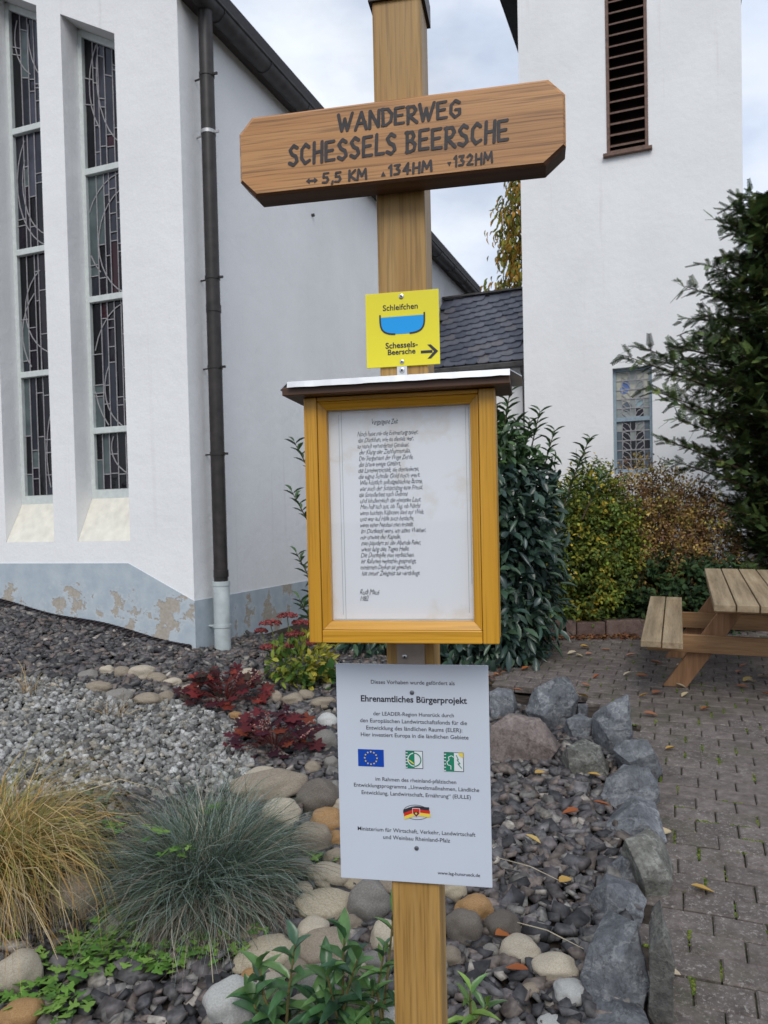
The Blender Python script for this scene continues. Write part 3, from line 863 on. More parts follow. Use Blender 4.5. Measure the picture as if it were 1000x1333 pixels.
# ------------------------------------------------------------------ sign post
SY = R(11)
SP = CAM + ray(540, 675) * 1.07
SU = np.array([math.cos(SY), -math.sin(SY), 0]); SV = np.array([math.sin(SY), math.cos(SY), 0])
SBASE = float(H(SP[0], SP[1]))
def suv(px, py, off=0.0):
    d = ray(px, py)
    t = ((SP - CAM) @ SV + off) / (d @ SV)
    q = CAM + d * t
    return float((q - SP) @ SU), float(q[2] - SBASE)

post = empty('sign_post', (SP[0], SP[1], SBASE), -SY)
tag(post, 'square wooden trail sign post carrying board, yellow plate, glazed case and white plaque', 'sign post')

M['oak_board'] = wood('oiled_oak_board', (0.40, 0.185, 0.065), (0.50, 0.245, 0.090), (0.57, 0.305, 0.125), 0, fine=1.3, pores=0.75)
M['post_wood'] = wood('varnished_post_wood', (0.30, 0.150, 0.036), (0.46, 0.262, 0.075), (0.57, 0.36, 0.13), 2, fine=0.9, pores=0.5)
M['case_x'] = wood('honey_case_wood_rail', (0.52, 0.24, 0.018), (0.71, 0.355, 0.030), (0.78, 0.43, 0.055), 0, 0.35, fine=1.6, pores=0.4)
M['case_z'] = wood('honey_case_wood_stile', (0.52, 0.24, 0.018), (0.71, 0.355, 0.030), (0.78, 0.43, 0.055), 2, 0.35, fine=1.6, pores=0.4)
M['dark_wood'] = wood('dark_edge_wood', (0.05, 0.022, 0.012), (0.085, 0.038, 0.018), (0.12, 0.058, 0.03), 0, pores=0.4)
M['yellow'] = plain('yellow_plate', (0.80, 0.70, 0.030), 0.35, 0.4, var=0.02, scale=6, bstr=0.0)
M['plate'] = plain('white_plaque', (0.60, 0.65, 0.73), 0.32, 0.45, var=0.02, scale=5, bstr=0.0)  # bluish tint of the sky's light is put into this white
M['blue'] = flat('sky_blue_print', (0.01, 0.33, 0.78))
M['eublue'] = flat('deep_blue_print', (0.005, 0.06, 0.40))
M['star'] = flat('gold_print', (0.80, 0.62, 0.08))
M['green'] = flat('green_print', (0.015, 0.22, 0.12))
M['white'] = flat('white_print', (0.72, 0.76, 0.78))
M['red'] = flat('red_print', (0.62, 0.03, 0.02))
M['grey_line'] = flat('grey_line_print', (0.32, 0.40, 0.42))
M['letter'] = flat('dark_print', (0.035, 0.035, 0.045))

def paper_mat():
    m, nt, b = new_mat('stained_paper')
    t = tex(nt, scale=9, detail=7, rough=0.6); r = tex(nt, scale=22, detail=4)
    f = ramp(nt, t.outputs['Fac'], [(0.50, 0.0), (0.56, 0.5), (0.60, 0.12), (0.75, 0.35)])
    c = mixc(nt, f, (0.80, 0.81, 0.85), (0.68, 0.63, 0.56))
    nt.links.new(c, b.inputs['Base Color']); b.inputs['Roughness'].default_value = 0.8
    bump(nt, b, r.outputs['Fac'], 0.1, 0.004)
    return m
M['paper'] = paper_mat()

def pane_mat():
    m, nt, b = new_mat('display_case_glass')
    gl = nt.nodes.new('ShaderNodeBsdfGlossy'); gl.inputs['Roughness'].default_value = 0.03
    tr = nt.nodes.new('ShaderNodeBsdfTransparent'); tr.inputs['Color'].default_value = (0.985, 0.99, 0.99, 1)
    fr = nt.nodes.new('ShaderNodeLayerWeight'); fr.inputs['Blend'].default_value = 0.5
    fac = ramp(nt, fr.outputs['Facing'], [(0.0, 0.022), (0.55, 0.04), (0.8, 0.2), (1.0, 0.9)])
    ms = nt.nodes.new('ShaderNodeMixShader')
    nt.links.new(fac, ms.inputs[0]); nt.links.new(tr.outputs[0], ms.inputs[1]); nt.links.new(gl.outputs[0], ms.inputs[2])
    nt.links.new(ms.outputs[0], nt.nodes['Material Output'].inputs['Surface'])
    return m
M['pane'] = pane_mat()

def font_xy(text, shear=0.0, offset=0.0, spacing=1.0, res=3):
    cu = bpy.data.curves.new('t', 'FONT'); cu.body = text; cu.size = 1.0; cu.shear = shear; cu.offset = offset; cu.space_character = spacing; cu.resolution_u = res
    o = bpy.data.objects.new('t', cu); COL.objects.link(o)
    dg = bpy.context.evaluated_depsgraph_get(); dg.update()
    me = bpy.data.meshes.new_from_object(o.evaluated_get(dg))
    v = np.array([p.co[:2] for p in me.vertices]); f = [tuple(p.vertices) for p in me.polygons]
    bpy.data.objects.remove(o); bpy.data.curves.remove(cu); bpy.data.meshes.remove(me)
    return v, f

def flat_mesh(v2, f, y):
    mb = MB(); mb.add([(a, y, b) for a, b in v2], f); return mb

def print_line(mb, text, pl, pr, py, off, bold=0.0, shear=0.0, hs=1.0):
    """text fitted between two columns of the plate, baseline at row py"""
    v, f = font_xy(text, shear, bold)
    u0, u1 = suv(pl, py, off)[0], suv(pr, py, off)[0]; z = suv((pl + pr) / 2, py, off)[1]
    w = v[:, 0].max() - v[:, 0].min(); s = (u1 - u0) / w
    v = (v - np.array([v[:, 0].min(), 0])) * np.array([s, s * hs]) + np.array([u0, z])
    mb.add([(a, off, b) for a, b in v], f)

# brush alphabet: strokes in a unit box
GL = {
 'W': [[(0, 1), (.22, .02), (.45, .72), (.62, .02), (1.0, 1.0)]],
 'A': [[(0, 0), (.42, 1.0), (.78, 0)], [(.16, .36), (.70, .38)]],
 'N': [[(.04, 0), (.08, 1), (.66, .04), (.70, 1)]],
 'D': [[(.08, 0), (.08, .98)], [(.0, .96), (.45, .94), (.72, .62), (.62, .22), (.30, .02), (.02, .02)]],
 'E': [[(.62, .96), (.06, .94), (.04, .04), (.62, .05)], [(.06, .50), (.52, .52)]],
 'R': [[(.06, 0), (.08, .98)], [(.0, .95), (.46, .97), (.62, .74), (.44, .52), (.10, .48), (.68, .02)]],
 'G': [[(.66, .84), (.40, .98), (.10, .74), (.06, .30), (.34, .03), (.66, .20), (.66, .46), (.40, .46)]],
 'S': [[(.62, .86), (.36, .99), (.10, .78), (.24, .56), (.52, .44), (.60, .20), (.34, .02), (.04, .14)]],
 'C': [[(.62, .82), (.38, .98), (.10, .74), (.06, .30), (.30, .03), (.62, .16)]],
 'H': [[(.06, 0), (.10, 1)], [(.62, 0), (.66, 1)], [(.08, .50), (.64, .54)]],
 'L': [[(.08, 1), (.05, .04), (.56, .05)]],
 'B': [[(.08, 0), (.08, .98)], [(.0, .96), (.42, .96), (.54, .76), (.40, .56), (.10, .52)], [(.36, .54), (.62, .36), (.54, .10), (.30, .02), (.02, .02)]],
 'K': [[(.08, 0), (.10, 1)], [(.66, .98), (.14, .48), (.70, .02)]],
 'M': [[(.02, 0), (.12, 1), (.45, .30), (.80, 1), (.88, 0)]],
 '1': [[(.04, .78), (.24, 1), (.24, 0)]], '2': [[(.04, .78), (.28, .99), (.54, .78), (.44, .5), (.04, .04), (.60, .04)]],
 '3': [[(.06, .92), (.52, .95), (.26, .58), (.54, .36), (.42, .08), (.04, .06)]],
 '4': [[(.40, 0), (.44, 1), (.02, .32), (.64, .32)]], '5': [[(.56, .96), (.12, .95), (.08, .56), (.44, .56), (.56, .28), (.36, .04), (.02, .08)]],
 ',': [[(.14, .10), (.06, -.14)]], ' ': [],
}
GW = {'W': 1.0, 'A': .78, 'N': .72, 'M': .9, '1': .30, ',': .16, ' ': .28, 'L': .56}
def brush(mb, text, pl, pr, off, cap_px, nib=(.245, .155)):
    (u0, z0), (u1, z1) = suv(*pl, off), suv(*pr, off)
    tot = sum(GW.get(c, .68) + .20 for c in text) - .20
    s = (u1 - u0) / tot; hgt = cap_px * 0.00107
    x = 0; k = 0; rs = random.Random(len(text))
    for c in text:
        dz = rs.uniform(-.03, .03); sl = rs.uniform(-.02, .05)
        for stroke in GL[c]:
            pts = [(x + p[0] + sl * p[1], p[1] + dz) for p in stroke]
            for a, b in zip(pts[:-1], pts[1:]):
                k += 1
                # hull of an inclined flat nib moved from a to b
                nibp = [(nib[0] * math.cos(t) * .5 * .96 - nib[1] * math.sin(t) * .5 * .25, nib[1] * math.sin(t) * .5 + nib[0] * math.cos(t) * .5 * .25) for t in [i * math.pi / 4 for i in range(8)]]
                cl = [(a[0] + p[0], a[1] + p[1]) for p in nibp] + [(b[0] + p[0], b[1] + p[1]) for p in nibp]
                h = hull2(cl)
                zc = (z0 + z1) / 2
                q = [(u0 + p[0] * s, off - (k % 9) * 0.00004, zc + p[1] * hgt) for p in h]
                mb.add(q, [tuple(range(len(q)))])
        x += GW.get(c, .68) + .20

def hull2(pts):
    pts = sorted(set(pts))
    def half(ps):
        o = []
        for p in ps:
            while len(o) > 1 and (o[-1][0] - o[-2][0]) * (p[1] - o[-2][1]) - (o[-1][1] - o[-2][1]) * (p[0] - o[-2][0]) <= 0: o.pop()
            o.append(p)
        return o
    a = half(pts); b = half(pts[::-1])
    return a[:-1] + b[:-1]

def screw(parent, px, py, off, r=0.0042):
    u, z = suv(px, py, off); mb = MB()
    mb.tube([(u, off + .0005, z), (u, off - .0012, z), (u, off - .0016, z)], [r, r, r * .7], 14)
    o = mb.build('screw', M['screw'], parent, smooth=True)
    c = MB(); c.box(u - r * .35, u + r * .35, off - .0019, off - .00165, z - r * .35, z + r * .35); c.build('screw_slot', M['black'], parent)

def build_post():
    W0, W1, DP = -0.0445, 0.0235, 0.068
    ztop = suv(484, 4)[1]
    p = MB(); p.box(W0, W1, 0, DP, -0.25, ztop + .012); p.build('post', M['post_wood'], post, bevel=0.003)
    c = MB(); o = .0045
    c.box(W0 - o, W1 + o, -o, DP + o, ztop, ztop + .03)
    c.add([(W0 - o, -o, ztop + .0301), (W1 + o, -o, ztop + .0301), (W1 + o, DP + o, ztop + .0301), (W0 - o, DP + o, ztop + .0301), ((W0 + W1) / 2, DP / 2, ztop + .05)], [(0, 1, 4), (1, 2, 4), (2, 3, 4), (3, 0, 4)])
    c.build('post_cap', M['capmetal'], post)
    # --- trail name board
    F = -0.042
    out = [(330, 153), (313.5, 174), (315, 233), (334, 250), (708, 214.5), (733, 190), (734, 125), (711, 107)]
    loc = [suv(x, y, F) for x, y in out]
    zt = (loc[0][1] + loc[7][1]) / 2; zb = (loc[3][1] + loc[4][1]) / 2
    zu = (loc[1][1] + loc[6][1]) / 2; zl = (loc[2][1] + loc[5][1]) / 2
    ul = (loc[1][0] + loc[2][0]) / 2; ur = (loc[5][0] + loc[6][0]) / 2
    cut = [(loc[0][0], zt), (ul, zu), (ul, zl), (loc[3][0], zb), (loc[4][0], zb), (ur, zl), (ur, zu), (loc[7][0], zt)]
    cx, cz = (ul + ur) / 2, (zt + zb) / 2
    grow = lambda d: [(cx + (x - cx) * (1 + d / (ur - cx)), cz + (z - cz) * (1 + d / (zt - cz))) for x, z in cut]
    n = 8
    rings = [(grow(-.0005), F), (grow(.003), F + .003), (grow(.003), -.004), (grow(0), -.0006)]
    mb = MB(); v = []
    for poly, y in rings: v += [(x, y, z) for x, z in poly]
    f = [tuple(range(n)), tuple(range(4 * n - 1, 3 * n - 1, -1))]
    for r_ in range(3):
        for i in range(n):
            j = (i + 1) % n; f.append((r_ * n + i, r_ * n + i + n, r_ * n + j + n, r_ * n + j))
    mb.add(v, f)
    bd = mb.build('name_board', M['oak_board'], post)
    bd.data.materials.append(M['dark_wood'])
    for pl in bd.data.polygons:       # downward-facing edge faces take the dark wood
        if pl.normal.z < -0.3 or (pl.normal.z < -.15 and abs(pl.normal.y) < .9): pl.material_index = 1
    bd['label'] = 'oak name board with cut corners and dark brush lettering'
    t = MB(); o_ = F - .0006
    brush(t, 'WANDERWEG', (441, 171), (599, 152), o_, 21)
    t.build('text_line', M['darkletter'], bd); t = MB()
    brush(t, 'SCHESSELS BEERSCHE', (376, 215), (662, 183), o_, 25)
    t.build('text_line', M['darkletter'], bd); t = MB()
    brush(t, '5,5 KM', (420, 238), (477, 233), o_, 12.5, (.25, .19))
    brush(t, '134HM', (506, 228.5), (562, 222.5), o_, 12.5, (.25, .19))
    brush(t, '132HM', (591, 217), (641, 211), o_, 12.5, (.25, .19))
    def tri(px, py, s, up):
        u, z = suv(px, py, o_); h = s * .00105
        t.add([(u - h, o_, z - h * up), (u + h, o_, z - h * up), (u, o_, z + h * up)], [(0, 1, 2)])
    tri(499, 226, 3.2, 1); tri(585, 213.5, 2.6, -1)
    u, z = suv(406, 235, o_); k = .00105
    t.add([(u + a * k, o_, z + b * k) for a, b in ((-8, 0), (-3, 4), (-3, 1.4), (3, 1.4), (3, 4), (8, 0), (3, -4), (3, -1.4), (-3, -1.4), (-3, -4))], [(0, 1, 2, 8, 9), (2, 3, 7, 8), (3, 4, 5, 6, 7)])
    t.build('text_line', M['darkletter'], bd)
    # --- yellow trail marker
    F = -.0035
    L = [suv(x, y, F) for x, y in ((475, 384), (478, 480), (573, 473), (571, 375))]
    x0 = (L[0][0] + L[1][0]) / 2; x1 = (L[2][0] + L[3][0]) / 2; z0 = (L[1][1] + L[2][1]) / 2; z1 = (L[0][1] + L[3][1]) / 2
    y = MB(); y.box(x0, x1, F, -.0008, z0, z1); yp = y.build('trail_marker_plate', M['yellow'], post, bevel=.0006)
    yp['label'] = 'square yellow trail marker plate with blue bowl and arrow'
    o_ = F - .0004
    t = MB()
    print_line(t, 'Schleifchen', 498.5, 544, 403, o_, .012); print_line(t, 'Schessels-', 502, 544, 452.5, o_, .02); print_line(t, 'Beersche', 505, 541, 461, o_, .02)
    u, z = suv(559, 457.5, o_); k = .00107
    t.add([(u + a * k, o_, z + b * k) for a, b in ((-11, 1.8), (-11, -1.8), (4, -1.8), (4, 1.8))], [(0, 1, 2, 3)])
    t.add([(u + a * k, o_ - .00005, z + b * k) for a, b in ((11.5, 0), (2, 9), (-2.5, 9), (6.0, 0), (-2.5, -9), (2, -9))], [(0, 1, 2, 3), (0, 3, 4, 5)])
    cxp, cyp = 523.5, 411.5
    uc, zc = suv(cxp, cyp, o_); w = 29 * k; d = 22.5 * k
    arc = []
    for i in range(25):
        a = math.pi + math.pi * i / 24
        ca, sa = math.cos(a), math.sin(a)
        arc.append((uc + w * math.copysign(abs(ca) ** .55, ca), zc - d * abs(sa) ** .55))
    b = MB(); b.add([(x, o_, zz) for x, zz in arc], [tuple(range(25))]); b.build('bowl_water', M['blue'], yp)
    for i in range(24):
        if i in (11, 12): continue
        a, bq = arc[i], arc[i + 1]
        t.beam((a[0], o_ - .0002, a[1]), (bq[0], o_ - .0002, bq[1]), .0022, .0002, up=(0, 1, 0))
    t.beam((arc[0][0], o_ - .0002, arc[0][1]), (arc[0][0], o_ - .0002, arc[0][1] + .0035), .0022, .0002, up=(0, 1, 0))
    t.beam((arc[24][0], o_ - .0002, arc[24][1]), (arc[24][0], o_ - .0002, arc[24][1] + .0035), .0022, .0002, up=(0, 1, 0))
    t.build('lettering', M['letter'], yp)
    screw(yp, 522.5, 385.8, F, .0034); screw(yp, 523.5, 471, F, .0030)
    # --- strap the case hangs on
    s = MB(); u0, za = suv(517, 476, -.002); u1, _ = suv(530, 476, -.002)
    zc0 = suv(523, 850, -.002)[1]
    s.box(u0, u1, -.003, -.0002, za - .04, za); s.build('strap', M['alu'], post)
    screw(post, 523.5, 482, -.003, .0036)
    s = MB(); a0 = suv(517, 850, -.002)[0]; a1 = suv(553, 850, -.002)[0]; s.box(a0, a1, -.003, -.0002, zc0 - .03, zc0 + .03); s.build('strap', plain('dull_strap', (0.40, 0.33, 0.28), .5, metal=.5), post)
    screw(post, 527, 855, -.003, .0036)
    # --- glazed notice case
    F = -.072
    def bx(l, r_, t_, b_): return l, r_, t_, b_
    uL = (suv(392.5, 514, F)[0] + suv(405, 837, F)[0]) / 2; uR = (suv(643, 500, F)[0] + suv(651.5, 837, F)[0]) / 2
    zT = suv(520, 488.5, -.098)[1] - .0175; zB = suv(528, 838, F)[1]
    k = .00100
    ls, rs_, tr_, br = 17.5 * k, 21 * k, zT - suv(520, 517, F)[1], suv(528, 821, F)[1] - zB
    cs = MB()
    bk = -.0035
    cs.box(uL + .001, uL + .010, F + .021, bk, zB + .001, zT); cs.box(uR - .010, uR - .001, F + .021, bk, zB + .001, zT)
    cs.box(uL + .010, uR - .010, F + .021, bk, zB + .001, zB + .010); cs.box(uL + .010, uR - .010, F + .021, bk, zT - .010, zT)
    cs.box(uL + .010, uR - .010, -.010, bk, zB + .010, zT - .010)
    case = cs.build('notice_case', M['case_z'], post)
    case['label'] = 'honey coloured wooden display case with glass front and metal roof'
    m = MB(); m.box(uL, uL + ls, F, F + .02, zB, zT); m.build('frame_stile', M['case_z'], case, bevel=.0015)
    m = MB(); m.box(uR - rs_, uR, F, F + .02, zB, zT); m.build('frame_stile', M['case_z'], case, bevel=.0015)
    m = MB(); m.box(uL + ls + .0004, uR - rs_ - .0004, F + .001, F + .02, zT - tr_, zT); m.build('frame_rail', M['case_x'], case, bevel=.0015)
    m = MB(); m.box(uL + ls + .0004, uR - rs_ - .0004, F + .001, F + .02, zB, zB + br); m.build('frame_rail', M['case_x'], case, bevel=.0015)
    # mitred glazing beads, sloping inwards
    xi0, xi1, zi0, zi1 = uL + ls + .0008, uR - rs_ - .0008, zB + br + .0005, zT - tr_ - .0005
    w = .0105
    def bead(a, b, c, d, mt):
        # a,b outer corners, c,d inner corners (x,z)
        v = [(a[0], F + .003, a[1]), (b[0], F + .003, b[1]), (c[0], F + .0085, c[1]), (d[0], F + .0085, d[1])]
        v += [(p[0], F + .0195, p[2]) for p in v]
        MB().add(v, [(0, 1, 2, 3), (7, 6, 5, 4), (0, 4, 5, 1), (1, 5, 6, 2), (2, 6, 7, 3), (3, 7, 4, 0)]).build('glazing_bead', M[mt], case)
    e = .0004
    bead((xi0, zi1), (xi0, zi0), (xi0 + w, zi0 + w), (xi0 + w, zi1 - w), 'case_z')
    bead((xi1, zi0), (xi1, zi1), (xi1 - w, zi1 - w), (xi1 - w, zi0 + w), 'case_z')
    bead((xi0 + e, zi0), (xi1 - e, zi0), (xi1 - w - e, zi0 + w), (xi0 + w + e, zi0 + w), 'case_x')
    bead((xi1 - e, zi1), (xi0 + e, zi1), (xi0 + w + e, zi1 - w), (xi1 - w - e, zi1 - w), 'case_x')
    gx0, gx1, gz0, gz1 = xi0 + w - .001, xi1 - w + .001, zi0 + w - .001, zi1 - w + .001
    m = MB(); m.box(gx0 - .004, gx1 + .004, F + .0205, F + .0212, gz0 - .004, gz1 + .004); m.build('poem_sheet', M['paper'], case)
    m = MB(); m.box(gx0, gx1, F + .0125, F + .0145, gz0, gz1); m.build('glass_pane', M['pane'], case)
    # handwriting
    YO = F + .0202
    poem = ['Noch heut mir die Erinnerung teuer,', 'das Dörfchen, wie es damals war,', 'so manch vermodertes Gemäuer,', 'der Klang der Ziehharmonika.', 'Der Siergemann der Wege Zierde,',
            'das brave ewige Gefährt,', 'die Landwirtschaft, sie dominierte,', 'die eigne Scholle Gold noch wert.', 'Wie köstlich selbstgebackne Brote,', 'war auch der Schlachttag eine Freud,',
            'die Sonndarbeit nach Gebote', 'und kinderreich die meisten Leut.', 'Man half sich aus, ob Tag, ob Nacht', 'wenn buchtan Kälbchen kam zur Welt,', 'und war auf Hilfe auch bedacht,', 'wenn einer Neubau man erstellt.',
            'Im Dorfestal wars, am alten Weiher,', 'nur unweit der Kapelle,', 'man plaudert zu der Abende Feier,', 'wenn lang des Tages Helle.', 'Die Dorfidylle nun verblichen,', 'ihr Rahmen weitsthin gesprengt,', 'modernem Denken sie gewichen,', 'hat neuer Zeitgeist sie verdrängt.']
    t = MB()
    ux = (suv(464, 570, YO)[0] + suv(469, 745, YO)[0]) / 2 + .001
    za, zb_ = suv(506, 562.5, YO)[1] - .004, suv(506, 746, YO)[1] - .003
    rs2 = random.Random(4)
    def hand(text, u, z, size, cw):
        v, f = font_xy(text, 0.34, 0.0, 0.92, 2)
        wdt = v[:, 0].max(); s = cw * len(text) / wdt
        x = v[:, 0]
        wob = .05 * np.sin(x * 5.1 + u * 900) + .04 * np.sin(x * 11.3 + z * 700)
        vv = np.stack([u + x * s, z + (v[:, 1] * (1 + .12 * np.sin(x * 7.7 + z * 400)) + wob) * size], -1)
        t.add([(a, YO, b) for a, b in vv], f)
    for i, ln in enumerate(poem):
        z = za + (zb_ - za) * i / (len(poem) - 1)
        hand(ln, ux + rs2.uniform(-.001, .0015), z, .0088, .00246 * rs2.uniform(.95, 1.04))
    hand('Vergangene Zeit', suv(483, 551, YO)[0], suv(500, 552, YO)[1], .0098, .00245)
    hand('Rudi Maus', suv(468, 775, YO)[0], suv(480, 774, YO)[1], .0100, .0031); hand('1982', suv(468, 781, YO)[0], suv(475, 782.5, YO)[1], .0098, .0032)
    t.build('handwriting', M['ink'], case)
    t = MB(); o2 = YO - .0001
    for (xa, ya, xb, yb) in ((441, 540, 447, 800), (445, 536, 450, 806), (604, 530, 613, 798), (607.5, 530, 617, 760)):
        (a, b), (c, d) = suv(xa, ya, o2), suv(xb, yb, o2); am = (a + c) / 2; t.beam((am, o2, b), (am, o2, d), .0005, .0001, up=(0, 1, 0))
    (a, b), (c, d) = suv(432, 536, o2), suv(612, 527, o2); t.beam((a, o2 - .0001, b), (c, o2 - .0001, b + .0006), .0006, .0001, up=(0, 1, 0))
    (a, b), (c, d) = suv(436, 806, o2), suv(620, 803, o2); t.beam((a, o2 - .0001, b), (c, o2 - .0001, b + .0004), .0005, .0001, up=(0, 1, 0))
    t.build('ruled_lines', M['grey_line'], case)
    # roof of the case: dark board under a folded aluminium sheet
    FR = -.098
    (ra, rz0), (rb, rz1) = suv(374, 497, FR), suv(664, 482, FR)
    rz = (rz0 + rz1) / 2
    m = MB(); m.box(uL - .022, uR + .020, FR + .004, .004, zT + .0005, zT + .011); m.build('roof_board', M['dark_wood'], case, bevel=.001)
    tipL, tipR = ra - .020, rb + .014
    top = zT + .0125
    pl = [(ra, FR), (rb, FR), (tipR, FR + .03), (tipR, .004), (tipL, .004), (tipL, FR + .03)]
    m = MB(); n = len(pl)
    v = [(x, yy, top + .0 + (.0035 if i < 2 else 0)) for i, (x, yy) in enumerate(pl)] + [(x, yy, top + .0012 + (.0035 if i < 2 else 0)) for i, (x, yy) in enumerate(pl)]
    m.add(v, [tuple(range(n - 1, -1, -1)), tuple(range(n, 2 * n))] + [(i, (i + 1) % n, (i + 1) % n + n, i + n) for i in range(n)])
    # folded front flange, a little buckled
    segs = 24; fv = []; ff = []
    rs3 = random.Random(9)
    for i in range(segs + 1):
        x = ra + (rb - ra) * i / segs; wv_ = rs3.uniform(-.0002, .0002)
        fv += [(x, FR - .001 + wv_, top + .005), (x, FR - .0025 + wv_, top - .0028 + rs3.uniform(-.0004, .0004)), (x, FR - .0012 + wv_, top - .0028), (x, FR + .0002 + wv_, top + .004)]
    for i in range(segs):
        a = i * 4
        for q in range(4): ff.append((a + q, a + (q + 1) % 4, a + 4 + (q + 1) % 4, a + 4 + q))
    m.add(fv, ff)
    m.build('metal_roof', M['alu'], case)
    # --- white plaque
    F = -.006
    L = [suv(x, y, F) for x, y in ((438, 863), (443, 1142), (641, 1157), (636, 867))]
    x0 = (L[0][0] + L[1][0]) / 2; x1 = (L[2][0] + L[3][0]) / 2; z0 = (L[1][1] + L[2][1]) / 2; z1 = (L[0][1] + L[3][1]) / 2
    m = MB(); m.box(x0, x1, F, -.0035, z0, z1); pq = m.build('plaque', M['plate'], post, bevel=.0008)
    pq['label'] = 'white printed plaque with small flag and emblems'
    o_ = F - .0004
    t = MB()
    for tx, a, b_, yy, bold in (('Dieses Vorhaben wurde gefördert als', 483, 592, 891, .004), ('Ehrenamtliches Bürgerprojekt', 470, 608, 914.5, .022), ('der LEADER-Region Hunsrück durch', 486, 591, 932.5, .004),
                                ('den Europäischen Landwirtschaftsfonds für die', 469, 608, 942, .004), ('Entwicklung des ländlichen Raums (ELER):', 477, 602, 951.5, .004), ('Hier investiert Europa in die ländlichen Gebiete', 470, 610, 960.5, .004),
                                ('im Rahmen des rheinland-pfälzischen', 489, 594, 1018.5, .004), ('Entwicklungsprogramms „Umweltmaßnahmen, Ländliche', 461, 624, 1027.5, .004), ('Entwicklung, Landwirtschaft, Ernährung“ (EULLE)', 471, 613, 1037, .004),
                                ('Ministerium für Wirtschaft, Verkehr, Landwirtschaft', 466, 619, 1085, .004), ('und Weinbau Rheinland-Pfalz', 499, 586, 1094.5, .004), ('www.lag-hunsrueck.de', 570, 625, 1140, .01)):
        t = MB(); print_line(t, tx, a, b_, yy, o_, bold); t.build('text_line', M['letter'], pq)
    k = .00108
    def rect(pa, pb, mt, name, dy=0.0):
        (a, b), (c, d) = suv(*pa, o_ - dy), suv(*pb, o_ - dy); q = MB(); q.box(min(a, c), max(a, c), o_ - dy - .0001, o_ - dy, min(b, d), max(b, d)); return q.build(name, M[mt], pq)
    rect((466, 975), (500, 998.5), 'eublue', 'flag')
    uc, zc = suv(483, 986.7, o_); s = MB()
    for i in range(12):
        a = math.pi * 2 * i / 12; pts = []
        for j in range(10):
            r_ = (1.5 if j % 2 == 0 else .62) * k; b_ = math.pi / 2 + math.pi * j / 5
            pts.append((uc + 8.2 * k * math.sin(a) + r_ * math.cos(b_), o_ - .0005, zc + 8.2 * k * math.cos(a) + r_ * math.sin(b_)))
        s.add(pts + [(uc + 8.2 * k * math.sin(a), o_ - .0005, zc + 8.2 * k * math.cos(a))], [(j, (j + 1) % 10, 10) for j in range(10)])
    s.build('star_ring', M['star'], pq)
    # two square emblems
    for (pa, pb, kind) in (((528, 977), (551, 1001), 0), ((578, 979), (604, 1005), 1)):
        rect(pa, pb, 'letter', 'emblem_border'); rect((pa[0] + .8, pa[1] + .8), (pb[0] - .8, pb[1] - .8), 'white', 'emblem_field', .0003)
        xm = pa[0] + (pb[0] - pa[0]) * .52
        rect((pa[0] + .8, pa[1] + .8), (xm, pb[1] - .8), 'green', 'emblem_field', .0006)
        tk = MB(); dk = MB(); o3 = o_ - .001
        for i in range(6):
            u, z = suv(pa[0] + 2.2, pa[1] + 3 + i * (pb[1] - pa[1] - 5) / 5, o3); tk.box(u - .0022, u + .0006, o3 - .0001, o3, z - .0006, z + .0006)
        u, z = suv((pa[0] + pb[0]) / 2, (pa[1] + pb[1]) / 2, o3)
        if kind == 0:
            for i in range(16):
                a = math.pi * (.45 + 1.05 * i / 16); b_ = math.pi * (.45 + 1.05 * (i + 1) / 16)
                tgt = tk
                tgt.beam((u + 8.5 * k * math.cos(a), o3, z + 8.5 * k * math.sin(a)), (u + 8.5 * k * math.cos(b_), o3, z + 8.5 * k * math.sin(b_)), .0014, .0001, up=(0, 1, 0))
                a += math.pi * 1.05; b_ += math.pi * 1.05
                dk.beam((u + 8.5 * k * math.cos(a), o3 - .0001, z + 8.5 * k * math.sin(a)), (u + 8.5 * k * math.cos(b_), o3 - .0001, z + 8.5 * k * math.sin(b_)), .0014, .0001, up=(0, 1, 0))
            y2 = MB(); y2.add([(u + (4.6 * math.cos(a) * .8 - 2.2 * math.sin(a) * .6 - 4) * k, o3, z + (4.6 * math.cos(a) * -.5 + 2.4 * math.sin(a) * .8 - 3) * k) for a in [i * math.pi / 8 for i in range(16)]], [tuple(range(16))])
            y2.build('emblem_leaf', M['star'], pq)
        else:
            pts = [(-4, -10), (-4, -5), (-8, -4), (-9, 0), (-6, 2), (-7, 6), (-3, 8), (0, 6)]
            for a, b_ in zip(pts[:-1], pts[1:]): tk.beam((u + a[0] * k, o3, z + a[1] * k), (u + b_[0] * k, o3, z + b_[1] * k), .0011, .0001, up=(0, 1, 0))
            pts = [(3, 9), (6, 3), (4, 3), (8, -2), (5, -2), (10, -8)]
            for a, b_ in zip(pts[:-1], pts[1:]): dk.beam((u + a[0] * k, o3 - .0001, z + a[1] * k), (u + b_[0] * k, o3 - .0001, z + b_[1] * k), .0009, .0001, up=(0, 1, 0))
            y2 = MB(); c0 = (u + 12 * k, z + 12 * k); y2.add([(c0[0], o3, c0[1])] + [(c0[0] - 6 * k * math.cos(i * math.pi / 12), o3, c0[1] - 6 * k * math.sin(i * math.pi / 12)) for i in range(7)], [tuple(range(8))]); y2.build('emblem_sun', M['star'], pq)
        tk.build('emblem_lines', M['white'], pq); dk.build('emblem_lines', M['green'], pq)
    # state emblem: black, red and gold strokes in an oval ring with a small shield
    u, z = suv(542, 1057.5, o_)
